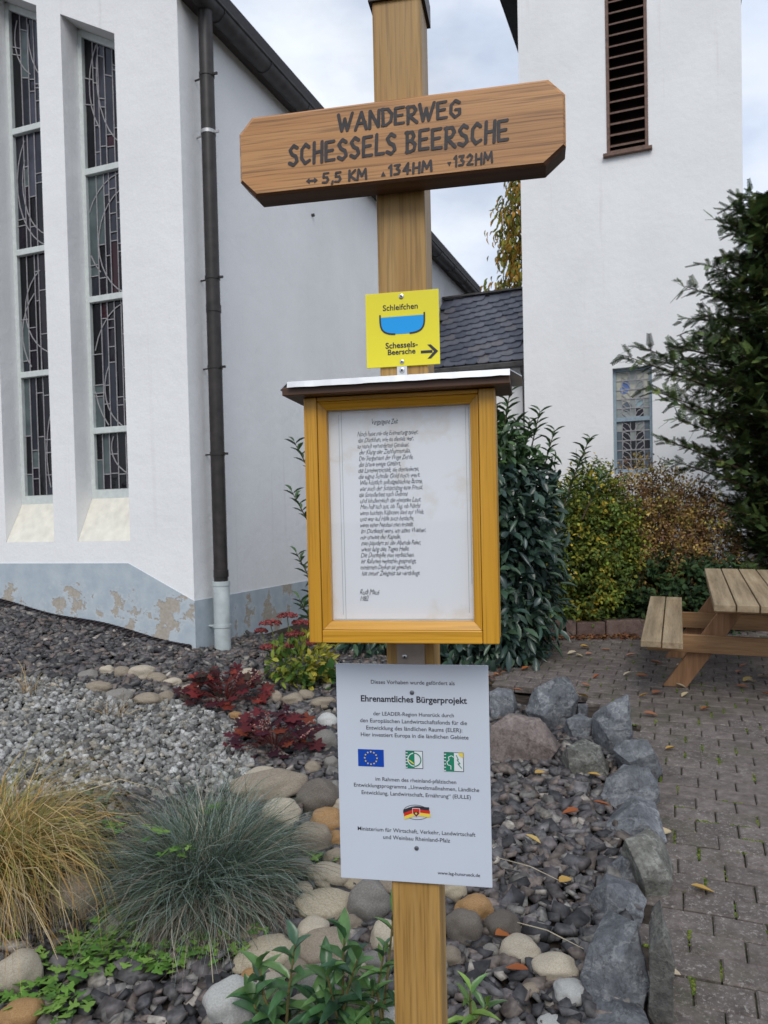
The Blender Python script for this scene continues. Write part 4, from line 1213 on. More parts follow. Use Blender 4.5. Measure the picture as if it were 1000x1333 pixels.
    for i, (mt, dz) in enumerate((('letter', 4.2), ('red', 0), ('star', -4.2))):
        s = MB(); nseg = 14; v = []
        for j in range(nseg + 1):
            x = -17 + 34 * j / nseg; y_ = dz + 1.8 * math.sin(j / nseg * 5.0 - .6) + .16 * x
            v += [(u + (x + i * .8) * k, o_ - .0004 - i * .00004, z + (y_ + 2.3) * k), (u + (x + i * .8) * k, o_ - .0004 - i * .00004, z + (y_ - 2.3) * k)]
        s.add(v, [(2 * j, 2 * j + 1, 2 * j + 3, 2 * j + 2) for j in range(nseg)]); s.build('emblem_stroke', M[mt], pq)
    s = MB()
    for i in range(30):
        a, b_ = 2 * math.pi * i / 30, 2 * math.pi * (i + 1) / 30
        s.beam((u + 17 * k * math.cos(a), o_ - .0001, z + 9.5 * k * math.sin(a)), (u + 17 * k * math.cos(b_), o_ - .0001, z + 9.5 * k * math.sin(b_)), .0006, .0001, up=(0, 1, 0))
    s.build('emblem_ring', M['letter'], pq)
    for mt, sc, dd in (('white', 1.12, .0007), ('red', 1.0, .0009)):
        s = MB(); s.add([(u + a * k * sc, o_ - dd, z + b_ * k * sc) for a, b_ in ((-4.5, 5), (-4.5, -1), (0, -6), (4.5, -1), (4.5, 5))], [(0, 1, 2, 3, 4)]); s.build('emblem_shield', M[mt], pq)
    s = MB(); s.add([(u + a * k, o_ - .0011, z + b_ * k) for a, b_ in ((-3.6, -1), (0, -5), (3.6, -1), (2, 1), (-2, 1))], [(0, 1, 2, 3, 4)]); s.build('emblem_shield', M['letter'], pq)
    s = MB(); s.add([(u + a * k, o_ - .0013, z + b_ * k) for a, b_ in ((-1.6, -1), (0, -3), (1.6, -1), (0, .4))], [(0, 1, 2, 3)]); s.build('emblem_shield', M['star'], pq)
    for px_, py_ in ((536.5, 901.5), (542.5, 1104)):
        uu, zz = suv(px_, py_, F); r_ = MB(); r_.tube([(uu, F + .0005, zz), (uu, F - .0012, zz), (uu, F - .0018, zz)], [.0031, .0031, .0018], 14); r_.build('rivet', plain('grey_rivet', (0.16, 0.17, 0.19), .4, metal=.6), pq, smooth=True)
build_post()

# ------------------------------------------------------------------ planted bed: chippings, gravel, cobbles, boulders
def wpoly(pxs):
    return [tuple(ground(*p)[:2]) for p in pxs]

def shard_protos(n, seed, flat_=0.4, npts=9):
    out = []
    r_ = np.random.default_rng(seed)
    while len(out) < n:
        cb = np.array([(a, b, c) for a in (-1, 1) for b in (-1, 1) for c in (-1, 1)], float)
        p = (cb + r_.uniform(-.55, .25, (8, 3)) * cb + r_.normal(0, .12, (8, 3))) * np.array([1, .68, flat_]) * .86
        bm = bmesh.new()
        for q in p: bm.verts.new(q)
        res = bmesh.ops.convex_hull(bm, input=bm.verts)
        bmesh.ops.delete(bm, geom=[g for g in res['geom_interior'] if isinstance(g, bmesh.types.BMVert)], context='VERTS')
        bmesh.ops.triangulate(bm, faces=bm.faces)
        bm.verts.ensure_lookup_table(); bm.verts.index_update()
        v = np.array([x.co[:] for x in bm.verts]); f = np.array([[q.index for q in t.verts] for t in bm.faces]); bm.free()
        out.append((v, f))
    return out

def chips(name, P, size, cols, protos, tilt=0.35, w=None, lift=0.3):
    parts = []
    idx = rng.integers(0, len(protos), len(P))
    for k, (pv, pf) in enumerate(protos):
        Q = P[idx == k]; n = len(Q)
        if n == 0: continue
        a = rng.uniform(0, 2 * np.pi, n)
        N = nrm(np.stack([rng.normal(0, tilt, n), rng.normal(0, tilt, n) - SLOPE, np.ones(n)], -1))
        A = np.stack([np.cos(a), np.sin(a), np.zeros(n)], -1); A = nrm(A - N * (A * N).sum(-1, keepdims=True))
        s = size * np.exp(np.clip(rng.normal(-.08, .36, n), -.8, .45))
        parts.append(scatter(pv, pf, Q + np.array([0, 0, 1]) * (s * lift)[:, None], A, N, s, s, pick(cols, n, .2, w), s))
    V, F, C = merge(parts)
    # split vertices per face so that every facet keeps a hard edge
    return np_mesh(name, V, F, C)

bedpoly = wpoly([(838, 1480), (822, 1320), (822, 1200), (838, 1110), (828, 1030), (790, 975), (730, 935), (650, 912), (590, 880), (480, 850), (330, 825), (268, 846), (200, 834), (100, 808), (0, 786), (-260, 742), (-420, 1480)])
gravpoly = wpoly([(-200, 905), (60, 882), (110, 892), (150, 912), (230, 915), (262, 925), (300, 945), (330, 975), (330, 1010), (300, 1030), (180, 1030), (60, 1040), (-200, 1060)])
BP = np.array(bedpoly)
def sample(poly, dens):
    q = np.array(poly); lo, hi = q.min(0), q.max(0); n = int((hi - lo).prod() * dens)
    p = rng.uniform(lo, hi, (n, 2)); p = p[in_poly(p, poly)]
    return np.concatenate([p, H(p[:, 0], p[:, 1])[:, None] - .02], 1)

def build_bed():
    pr = shard_protos(18, 3, .30, 8)
    P = sample(bedpoly, 1250)
    P = P[~in_poly(P, gravpoly)]
    P = P[P[:, 1] > 1.75]
    P[:, 2] += rng.uniform(0, .028, len(P))
    dark = [(0.062, 0.060, 0.064), (0.090, 0.086, 0.087), (0.125, 0.101, 0.089), (0.165, 0.155, 0.143), (0.108, 0.095, 0.096), (0.26, 0.235, 0.205), (0.035, 0.034, 0.037)]
    me = chips('slate_chippings', P, .034, dark, pr, .40, [.2, .2, .2, .12, .13, .05, .1])
    o = link('slate_chippings', me, attr_mat('slate_chipping', .6, .4, noise_amt=.7, nscale=38, bstr=.6))
    tag(o, 'dark grey and purplish slate chippings covering the planting bed', 'gravel', kind='stuff')
    pr2 = shard_protos(12, 5, .6, 8)
    P = sample(gravpoly, 2600); P[:, 2] += rng.uniform(0.005, .03, len(P))
    me = chips('grey_gravel', P, .020, [(0.24, 0.238, 0.225), (0.34, 0.338, 0.325), (0.165, 0.163, 0.155), (0.10, 0.097, 0.095), (0.28, 0.255, 0.21)], pr2, .6, [.3, .22, .24, .14, .10])
    o = link('grey_gravel', me, attr_mat('grey_gravel_stone', .8, .25, noise_amt=.5, nscale=90, bstr=.3))
    tag(o, 'pale grey crushed gravel patch behind the blue grass tuft', 'gravel', kind='stuff')
build_bed()

M['cob_cream'] = stone('cream_cobble', (0.34, 0.28, 0.20), (0.46, 0.40, 0.31), (0.56, 0.51, 0.42), rough=.6)
M['cob_spot'] = stone('spotted_cobble', (0.30, 0.25, 0.17), (0.42, 0.36, 0.26), (0.52, 0.47, 0.38), spots=(0.05, 0.05, 0.045), rough=.65)
M['cob_tan'] = stone('tan_cobble', (0.20, 0.16, 0.12), (0.29, 0.24, 0.18), (0.36, 0.31, 0.25), rough=.65)
M['cob_ochre'] = stone('ochre_cobble', (0.26, 0.14, 0.055), (0.37, 0.215, 0.09), (0.44, 0.29, 0.15), rough=.55)
M['cob_grey'] = stone('grey_cobble', (0.15, 0.14, 0.125), (0.22, 0.205, 0.185), (0.30, 0.285, 0.26), rough=.75)
M['cob_pud'] = stone('pudding_stone', (0.085, 0.072, 0.058), (0.14, 0.12, 0.10), (0.22, 0.19, 0.16), spots=(0.42, 0.40, 0.36), rough=.8, scale=22)
M['cob_white'] = stone('white_grey_cobble', (0.36, 0.36, 0.34), (0.47, 0.47, 0.45), (0.58, 0.58, 0.56), spots=(0.12, 0.12, 0.11), rough=.7)

def cobble_meshes():
    out = []
    for s in range(8):
        v, f = ico(4)
        off = Vector((s * 7.1, s * 3.3, 1.7))
        r_ = []
        for p in v:
            q = Vector(p)
            r_.append(1 + .26 * mnoise.noise(q * 1.0 + off) + .10 * mnoise.noise(q * 2.2 + off) + .014 * mnoise.noise(q * 8 + off))
        v = v * np.array(r_)[:, None]
        v = np.sign(v) * np.abs(v) ** .93
        out.append(np_mesh('cobble', v, f, smooth=True))
    return out

COB = [(345, 1026, 100, 44, 'tan'), (414, 1040, 60, 50, 'pud'), (366, 1062, 54, 42, 'cream'), (424, 1072, 46, 38, 'ochre'), (406, 1094, 52, 46, 'tan'), (439, 1094, 24, 28, 'ochre'), (437, 1119, 30, 28, 'tan'),
       (428, 1143, 60, 36, 'cream'), (424, 1181, 84, 42, 'spot'), (482, 1178, 58, 58, 'grey'), (522, 1156, 60, 40, 'tan'), (502, 1222, 42, 46, 'cream'), (408, 1216, 44, 40, 'cream'), (424, 1240, 70, 52, 'tan'),
       (347, 1246, 84, 48, 'spot'), (326, 1222, 36, 28, 'tan'), (300, 1312, 72, 64, 'white'), (352, 1290, 44, 56, 'cream'), (486, 1256, 36, 30, 'grey'), (415, 1287, 66, 52, 'grey'), (505, 1320, 46, 34, 'white'),
       (592, 1161, 36, 28, 'spot'), (620, 1186, 50, 40, 'ochre'), (606, 1212, 52, 48, 'pud'), (655, 1210, 48, 42, 'pud'), (680, 1240, 54, 40, 'cream'), (724, 1263, 60, 40, 'cream'), (744, 1294, 48, 34, 'white'), (722, 1334, 42, 20, 'white'),
       (98, 1170, 66, 56, 'tan'), (20, 1270, 64, 58, 'cream'), (24, 1326, 60, 44, 'ochre'), (10, 1192, 40, 44, 'grey'), (560, 1200, 40, 40, 'ochre'),
       (138, 874, 20, 16, 'cream'), (157, 876, 22, 17, 'tan'), (184, 876, 34, 22, 'cream'), (204, 884, 26, 16, 'tan'), (223, 889, 28, 13, 'cream'), (128, 896, 36, 17, 'tan'), (153, 906, 34, 17, 'grey'), (191, 911, 38, 19, 'tan'), (215, 908, 24, 17, 'tan'),
       (234, 904, 18, 13, 'cream'), (245, 896, 18, 11, 'cream'), (323, 877, 24, 14, 'cream'), (341, 878, 20, 15, 'grey'), (306, 933, 20, 13, 'ochre'), (315, 941, 18, 15, 'cream'), (358, 909, 20, 20, 'tan'), (380, 912, 30, 19, 'tan'), (397, 906, 24, 16, 'tan'),
       (421, 915, 34, 17, 'tan'), (427, 940, 28, 23, 'white'), (421, 966, 40, 32, 'grey'), (391, 929, 16, 11, 'grey'), (431, 995, 20, 22, 'grey'), (407, 1001, 22, 20, 'tan'), (113, 880, 26, 15, 'grey'), (460, 985, 40, 32, 'tan'), (470, 1030, 44, 34, 'cream'), (490, 1075, 44, 40, 'ochre'), (475, 1120, 46, 36, 'grey'), (530, 1110, 50, 38, 'cream'), (455, 1206, 32, 26, 'tan'), (462, 1148, 38, 26, 'spot'), (392, 1130, 34, 26, 'grey'), (395, 1160, 30, 22, 'cream'), (462, 1262, 34, 28, 'cream'), (385, 1266, 36, 30, 'tan'), (330, 1272, 30, 24, 'ochre'), (395, 1318, 50, 36, 'cream'), (455, 1310, 44, 34, 'spot'), (640, 1240, 24, 20, 'grey'), (585, 1248, 34, 28, 'tan'), (690, 1290, 24, 18, 'tan'), (338, 1010, 40, 22, 'cream'), (384, 1020, 30, 24, 'grey'), (448, 1050, 30, 26, 'cream')]
def cob_where(x, y):
    if y > 1130: return 0 if 540 < x < 640 else (1 if 280 < x < 540 else (2 if x > 600 else 3))
    return 4 if x < 260 else (5 if y < 950 else 6)
def build_cobbles():
    ms = cobble_meshes()
    names = {'cream': 'cream', 'spot': 'speckled cream', 'tan': 'tan', 'ochre': 'ochre', 'grey': 'grey', 'pud': 'pebbly dark', 'white': 'whitish'}
    for i, (cx, cy, w, h, c) in enumerate(COB):
        g = ground(cx, cy + h * .34)
        sc = g[1] / 1000.0
        sx = w * sc / 2; vis = h * sc / 2
        th = math.atan2(CAM_H - g[2], g[1])
        sy = min(sx * random.uniform(.8, .95), vis * 1.6); 
        sz = max(.45 * sy, math.sqrt(max(vis ** 2 - (sy * math.sin(th)) ** 2, (.4 * vis) ** 2)) / math.cos(th))
        sz = min(sz, sx * 1.05)
        me = ms[i % len(ms)].copy(); me.materials.append(M['cob_' + c])
        o = bpy.data.objects.new('cobble', me); COL.objects.link(o)
        o.scale = (sx, sy, sz)
        o.location = (g[0], g[1] + sy * .35, float(H(g[0], g[1] + sy * .35)) + sz * .55)
        o.rotation_euler = (random.uniform(-.15, .15), random.uniform(-.15, .15), random.uniform(-.35, .35))
        if cy > 1130:
            where = 'beside the post' if 540 < cx < 640 else ('among the green shoots' if cx < 540 and cx > 280 else ('near the front boulder' if cx > 600 else 'under the golden grass'))
        elif cx < 260: where = 'behind the grey gravel'
        elif cy < 950: where = 'by the red-leaved plants'
        else: where = 'right of the blue grass'
        same = sorted(q[0] for q in COB if q[4] == c and cob_where(*q[:2]) == cob_where(cx, cy))
        nth = ['leftmost', 'second', 'third', 'fourth', 'fifth', 'sixth', 'seventh', 'eighth'][min(same.index(cx), 7)]
        tag(o, f'smooth {names[c]} cobble {where}' + (f', {nth} from left' if nth != 'leftmost' else ', leftmost' if len(same) > 1 else ''), 'stone', 'river cobbles in the bed')
build_cobbles()

M['bould'] = stone('blue_grey_basalt', (0.075, 0.080, 0.090), (0.140, 0.148, 0.162), (0.225, 0.235, 0.245), spots=(0.28, 0.29, 0.29), rough=.62, scale=11, bstr=1.0, veins=(0.34, 0.35, 0.35))
M['bould_shaded_side'] = stone('shaded_brown_grey_basalt', (0.060, 0.058, 0.054), (0.110, 0.106, 0.098), (0.17, 0.165, 0.15), rough=.75, scale=11, bstr=1.0, veins=(0.2, 0.2, 0.18))  # darker basalt: the shade on the front boulder's side is put into the colour
M['bould_brown'] = stone('mauve_brown_rock', (0.085, 0.068, 0.062), (0.150, 0.120, 0.110), (0.215, 0.18, 0.165), rough=.8, scale=11, bstr=1.0, veins=(0.26, 0.22, 0.20))
M['bould_pale'] = stone('pale_lichened_rock', (0.085, 0.083, 0.072), (0.150, 0.148, 0.130), (0.25, 0.25, 0.225), spots=(0.33, 0.34, 0.30), rough=.8, scale=12, bstr=1.0, veins=(0.36, 0.36, 0.33))
BOUL = [
 ([(638, 935), (636, 900), (648, 893), (668, 897), (676, 920), (672, 940)], .20, 'bould', 'small grey boulder at the left end of the edging row'),
 ([(682, 926), (694, 895), (727, 879), (742, 880), (756, 908), (735, 938), (722, 951), (700, 945)], .34, 'bould', 'largest pointed blue-grey boulder at the back of the row'),
 ([(632, 990), (636, 944), (656, 929), (705, 932), (734, 970), (722, 999)], .30, 'bould_brown', 'mauve-brown boulder with a broad flat top beside the plaque'),
 ([(731, 950), (737, 936), (758, 930), (773, 935), (772, 962), (746, 967)], .20, 'bould', 'small dark boulder wedged behind the pale rock'),
 ([(745, 930), (752, 915), (766, 917), (768, 935), (755, 942)], .16, 'bould', 'low grey stone peeping out behind the pointed boulder'),
 ([(769, 958), (770, 930), (788, 918), (806, 908), (820, 900), (823, 915), (826, 955), (806, 975), (790, 983)], .26, 'bould', 'tall pointed blue-grey boulder rising at the bend of the row'),
 ([(729, 990), (736, 972), (762, 964), (782, 970), (795, 1000), (782, 1016), (744, 1008)], .24, 'bould_pale', 'pale lichen-spotted boulder lying low by the chippings'),
 ([(795, 975), (812, 961), (845, 962), (860, 985), (866, 1008), (846, 1014), (806, 1004)], .26, 'bould', 'grey boulder with a slanting top right of the pointed one'),
 ([(779, 1040), (786, 1012), (812, 1002), (846, 997), (858, 1015), (860, 1046), (815, 1052)], .28, 'bould', 'squarish blue-grey boulder with a dark hollow underneath'),
 ([(778, 1082), (795, 1050), (828, 1040), (856, 1042), (864, 1078), (845, 1092), (800, 1094)], .28, 'bould', 'wedge-shaped grey boulder sloping towards the chippings'),
 ([(804, 1120), (810, 1090), (850, 1080), (866, 1090), (878, 1130), (868, 1165), (835, 1160)], .28, 'bould_pale', 'brownish-grey boulder with a veined sloping side'),
 ([(786, 1148), (792, 1124), (812, 1116), (834, 1124), (838, 1148), (812, 1156)], .16, 'bould', 'rounded grey boulder between the veined and the flat-faced ones'),
 ([(760, 1196), (765, 1166), (790, 1150), (832, 1150), (846, 1172), (838, 1196), (800, 1206)], .22, 'bould', 'blue-grey boulder with a smooth sloping face'),
 ([(752, 1278), (764, 1228), (792, 1200), (832, 1198), (848, 1240), (838, 1300), (812, 1318), (768, 1304)], .30, 'bould', 'big front boulder with a broad flaked face'),
 ([(842, 1325), (844, 1240), (850, 1172), (860, 1162), (870, 1200), (881, 1262), (870, 1322), (855, 1335)], .18, 'bould_shaded_side', 'upright slab coloured as the shaded paving side of the front boulder'),
 ([(728, 1350), (745, 1322), (780, 1310), (826, 1318), (852, 1335), (848, 1375), (760, 1380)], .24, 'bould', 'flat-topped grey boulder cut by the bottom edge'),
]
def build_boulders():
    for i, (pl, th, mt, lab) in enumerate(BOUL):
        r_ = random.Random(100 + i)
        xs = [p[0] for p in pl]; ys = [p[1] for p in pl]
        g = ground(sum(xs) / len(xs), max(ys))
        ym = g[1] + th * .45
        c = at(sum(xs) / len(xs), sum(ys) / len(ys), ym)
        pts = []
        cxp, cyp = sum(xs) / len(xs), sum(ys) / len(ys)
        for vi, (x, y) in enumerate(pl):
            x, y = cxp + (x - cxp) * .95, cyp + (y - cyp) * .95
            dy = r_.uniform(-.08, .08)
            pts.append(at(x, y, ym + dy))
            if vi % 2: continue
            q = at(x, y, ym)
            k = r_.uniform(.45, .85); v = c + (q - c) * k; v = v + np.array([0, -th * r_.uniform(.35, .5), 0]); v[2] = v[2] - .02 * k; pts.append(v)
            k = r_.uniform(.6, .9); v = c + (q - c) * k; v = v + np.array([th * .1, th * r_.uniform(.4, .6), 0]); pts.append(v)
        zb = float(H(c[0], c[1])) - .06
        for a in range(6):
            t = a * math.pi / 3; pts.append(np.array([c[0] + (max(xs) - min(xs)) * ym / 2000 * .68 * math.cos(t), c[1] + th * .4 * math.sin(t), zb]))
        base = Vector((c[0], c[1], zb))
        bm = bmesh.new()
        for p in pts: bm.verts.new(Vector(p) - base)
        res = bmesh.ops.convex_hull(bm, input=bm.verts)
        bmesh.ops.delete(bm, geom=list({v for v in res['geom_interior'] if isinstance(v, bmesh.types.BMVert)}), context='VERTS')
        bmesh.ops.remove_doubles(bm, verts=bm.verts, dist=.012)
        bmesh.ops.dissolve_limit(bm, angle_limit=R(25), verts=bm.verts, edges=bm.edges)
        bmesh.ops.bevel(bm, geom=[e for e in bm.edges if e.calc_face_angle(0) > .3], offset=.0035, segments=1, profile=.5, affect='EDGES', clamp_overlap=True)
        bmesh.ops.triangulate(bm, faces=bm.faces)
        for _ in range(4):
            ln = [e for e in bm.edges if e.calc_length() > .018]
            if not ln: break
            bmesh.ops.subdivide_edges(bm, edges=ln, cuts=1, use_grid_fill=False)
            bmesh.ops.triangulate(bm, faces=bm.faces)
        bm.normal_update()
        off = Vector((i * 5.3, i * 2.1, 0))
        for v in bm.verts:
            p = v.co
            cell = mnoise.cell(Vector((p.x * 11 + .35 * p.z * 11, p.y * 11, p.z * 16)) + off); d = .0035 * mnoise.noise(p * 9 + off) + .0025 * mnoise.noise(p * 30 + off) + .003 * (cell - .5)
            v.co = p + v.normal * d
        me = bpy.data.meshes.new('boulder'); bm.to_mesh(me); bm.free()
        me.polygons.foreach_set('use_smooth', [True] * len(me.polygons)); me.set_sharp_from_angle(angle=R(15))
        o = link('boulder', me, M[mt]); o.location = base
        tag(o, lab, 'boulder', 'boulders edging the bed')
build_boulders()

def build_membrane():
    """dimpled drainage sheet along the foot of the gable wall"""
    root = empty('drainage_membrane', (CH[0], CH[1], 0), -YAW)
    tag(root, 'black dimpled drainage sheet along the church wall foot', 'membrane')
    V = []; F = []
    n = 120; rows = 5
    for i in range(n + 1):
        x = -3.2 + i * (3.17) / n
        w = np.array([CH[0], CH[1]]) + x * np.array([math.cos(YAW), -math.sin(YAW)]) - .03 * np.array([math.sin(YAW), math.cos(YAW)])
        z = float(H(*w))
        for r_ in range(rows + 1):
            V.append((x, -.012 - .05 * (1 - r_ / rows) ** 2 - (.012 if (i + r_) % 2 else 0), z - .03 + r_ * .018 + .014 * math.sin(x * 5)))
    for i in range(n):
        for r_ in range(rows):
            a = i * (rows + 1) + r_; F.append((a, a + rows + 1, a + rows + 2, a + 1))
    me = MB().add(V, F).mesh('sheet')
    o = link('sheet', me, plain('black_plastic', (0.028, 0.022, 0.024), .4), root)
    md = o.modifiers.new('t', 'SOLIDIFY'); md.thickness = .004
build_membrane()

# ------------------------------------------------------------------ vegetation helpers
LM = attr_mat('soft_leaf', .6, .25, .25, .25, 40)
LMG = attr_mat('glossy_leaf', .3, .5, .12, .25, 30)
GRM = attr_mat('grass_blade', .65, .2, .2, .2, 30)
BARK = plain('brown_bark', (0.09, 0.065, 0.045), .9, .1, var=.3, scale=30, bstr=.6, bdist=.01)
LAUREL = leaf_proto([(0, .05), (.2, .62), (.5, 1.0), (.78, .78), (1, .04)], .12, .18)
OVAL = leaf_proto([(0, .08), (.4, 1.0), (.75, .8), (1, .05)], .12, .15)
LANCE = leaf_proto([(0, .15), (.2, .7), (.45, 1.0), (.7, .75), (.88, .38), (1, .03)], .16, .30)
TRI = (np.array([(0, -.5, 0), (0, .5, 0), (1, .12, -.06), (1, -.12, -.06)]), np.array([(0, 3, 2, 1)]))

def shell(n, c, r_, fmin=.6, fmax=1.02, up=None):
    d = nrm(rng.standard_normal((n, 3)))
    rad = rng.uniform(fmin ** 2, fmax ** 2, n) ** .5
    lump = 1 + .10 * np.sin(d[:, 0] * 5 + c[0] * 3) * np.cos(d[:, 2] * 6 + 1) + .07 * np.sin(d[:, 1] * 9 + d[:, 2] * 7)
    P = np.array(c) + d * np.array(r_) * (rad * lump)[:, None]
    return P, nrm(d / np.array(r_)), rad

def orient(out, n, wo=1.0, wd=0.5, wr=0.5):
    A = nrm(out * wo + np.array([[0, 0, -1.0]]) * wd + rng.standard_normal((n, 3)) * wr)
    N = nrm(out * .6 + np.array([0, -.2, 1.0]) + rng.standard_normal((n, 3)) * .35)
    N = nrm(N - A * (A * N).sum(-1, keepdims=True))
    return A, N

def stems(base, targets, r0, r1, mat, parent, name='stem', nseg=4, sag=.1):
    mb = MB()
    for t in targets:
        b = np.array(base) + rng.normal(0, r0 * 1.5, 3) * np.array([1, 1, 0]); t = np.array(t); pts = []
        for i in range(nseg + 1):
            k = i / nseg; p = b + (t - b) * k; p = p + np.array([0, 0, 1]) * sag * math.sin(k * math.pi) + rng.normal(0, .01, 3) * (0 < i < nseg); pts.append(p)
        mb.tube(pts, [r0 + (r1 - r0) * i / nseg for i in range(nseg + 1)], 5)
    return mb.build(name, mat, parent)

# ------------------------------------------------------------------ cherry laurel behind the post
def build_laurel():
    base = np.array([.7, 6.75, float(H(.7, 6.75))])
    root = empty('laurel_shrub', base); tag(root, 'tall dark glossy laurel shrub behind the post, reaching the tower foot', 'shrub')
    parts = []
    vol = [((.95, 6.85, 1.10), (.62, .58, 1.25), 4300), ((.05, 7.0, .95), (.72, .45, .95), 1700), ((1.22, 6.95, 1.45), (.42, .45, .80), 900), ((.95, 6.9, 2.0), (.42, .40, .50), 700), ((.85, 6.65, .55), (.70, .50, .60), 900)]
    for c, r_, n in vol:
        P, out, rad = shell(n, c, r_, .45, 1.03)
        P[:, 2] = np.maximum(P[:, 2], H(P[:, 0], P[:, 1]) + .03)
        A, N = orient(out, n, 1.0, rng.uniform(-.3, .9, (n, 1)), .6)
        cols = pick([(0.030, 0.062, 0.045), (0.042, 0.080, 0.052), (0.060, 0.105, 0.060), (0.036, 0.066, 0.058), (0.022, 0.046, 0.032)], n, .2)
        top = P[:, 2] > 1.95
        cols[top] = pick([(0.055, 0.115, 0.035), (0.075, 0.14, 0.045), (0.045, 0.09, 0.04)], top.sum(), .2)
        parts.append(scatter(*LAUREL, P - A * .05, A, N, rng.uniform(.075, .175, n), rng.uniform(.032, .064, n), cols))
    # upright young shoots
    tips = [at(664, 508, 6.9), at(643, 528, 6.8), at(703, 535, 7.0), at(690, 548, 6.9), at(722, 560, 7.0), at(768, 570, 7.3), at(755, 600, 7.2), at(660, 530, 6.8), at(383, 575, 6.9), at(380, 640, 6.9), at(390, 780, 6.7), at(386, 720, 6.8), at(740, 640, 7.1), at(784, 618, 7.3)]
    tg = []
    for t in tips:
        b = np.array([t[0] * .86 + .1, t[1] + .02, t[2] - .42]); tg.append((b, t)); m = 15
        k = np.linspace(.35, 1, m)[:, None]; P = b + (t - b) * k
        ang = np.arange(m) * 2.4
        A = nrm(np.stack([np.cos(ang), np.sin(ang) * .8, np.full(m, .75)], -1)); N = nrm(np.array([0, 0, 1.0]) - A * A[:, 2:3])
        parts.append(scatter(*LAUREL, P, A, N, rng.uniform(.09, .14, m), rng.uniform(.026, .040, m), pick([(0.05, 0.10, 0.035), (0.07, 0.13, 0.045)], m, .2)))
    V, F, C = merge(parts); V = V - base
    link('foliage', np_mesh('foliage', V, F, C, True), LMG, root)
    mb = MB()
    for b, t in tg: mb.tube([b - base, (b + t) / 2 - base, t - base], [.008, .006, .003], 5)
    for i in range(14):
        t = np.array([rng.uniform(-.5, 1.4), rng.uniform(6.6, 7.2), rng.uniform(.9, 1.9)]); mb.tube([(rng.uniform(-.3, .3), rng.uniform(-.1, .2), -.05), tuple((t - base) * np.array([.6, .6, .5])), tuple(t - base)], [.022, .015, .006], 5)
    mb.build('stem', BARK, root)
build_laurel()

# ------------------------------------------------------------------ shrubs in front of the tower
def small_shrub(name, label, c, r_, n, size, cols, stemcol, twig=0, w=None, lm=None):
    base = np.array([c[0], c[1], float(H(c[0], c[1])) if c[1] < 9 else .35])
    root = empty(name, base); tag(root, label, 'shrub')
    parts = []
    # clusters of leaves on fine twigs
    nc = n // 9
    P0, out, rad = shell(nc, c, r_, .45, 1.04)
    keep = P0[:, 2] > base[2]; P0, out = P0[keep], out[keep]; nc = len(P0)
    P = np.repeat(P0, 9, 0) + rng.normal(0, .035, (nc * 9, 3)); out = np.repeat(out, 9, 0)
    A, N = orient(out, len(P), .5, 0, .9)
    cc = np.repeat(pick(cols, nc, .25, w), 9, 0) * (1 + .2 * rng.standard_normal((nc * 9, 1))); cc = np.clip(cc, .004, 1)
    parts.append(scatter(*OVAL, P, A, N, rng.uniform(.7, 1.25, len(P)) * size, rng.uniform(.45, .7, len(P)) * size, cc))
    V, F, C = merge(parts)
    link('foliage', np_mesh('foliage', V - base, F, C, True), lm or LM, root)
    mb = MB(); k = rng.choice(len(P0), min(twig, len(P0)), replace=False)
    for q in P0[k]:
        e = q + nrm(q - np.array([c[0], c[1], base[2]])) * .12 + np.array([0, 0, .05])
        mb.tube([(q[0] - base[0]) * .25 * np.array([1, 0, 0]) + (q[1] - base[1]) * .25 * np.array([0, 1, 0]), (q - base) * np.array([.7, .7, .6]), e - base], [.006, .004, .0016], 4)
    mb.build('stem', plain(name + '_twig', stemcol, .85, .1, var=.25, scale=40), root)
    return root
small_shrub('barberry_shrub', 'yellow-green autumn shrub between laurel and brown shrub', (2.05, 7.9, 1.10), (.56, .45, .90), 23000, .044,
            [(0.15, 0.21, 0.035), (0.27, 0.27, 0.04), (0.10, 0.15, 0.03), (0.42, 0.31, 0.04), (0.075, 0.11, 0.025)], (0.08, 0.055, 0.035), 60, [.3, .2, .25, .1, .15])
small_shrub('spirea_shrub', 'rounded brown and rusty-orange autumn shrub under the small tower window', (2.92, 8.2, 1.14), (.84, .5, .86), 33000, .034,
            [(0.25, 0.135, 0.055), (0.38, 0.25, 0.075), (0.18, 0.095, 0.06), (0.48, 0.34, 0.085), (0.17, 0.12, 0.05), (0.24, 0.23, 0.055)], (0.17, 0.10, 0.06), 260, [.25, .2, .2, .12, .13, .1])
small_shrub('ivy_mound', 'dark green leafy mound behind the picnic table bench', (3.1, 7.75, .62), (.85, .35, .42), 5400, .065,
            [(0.022, 0.048, 0.018), (0.035, 0.07, 0.025), (0.05, 0.085, 0.025)], (0.05, 0.035, 0.025), 30)

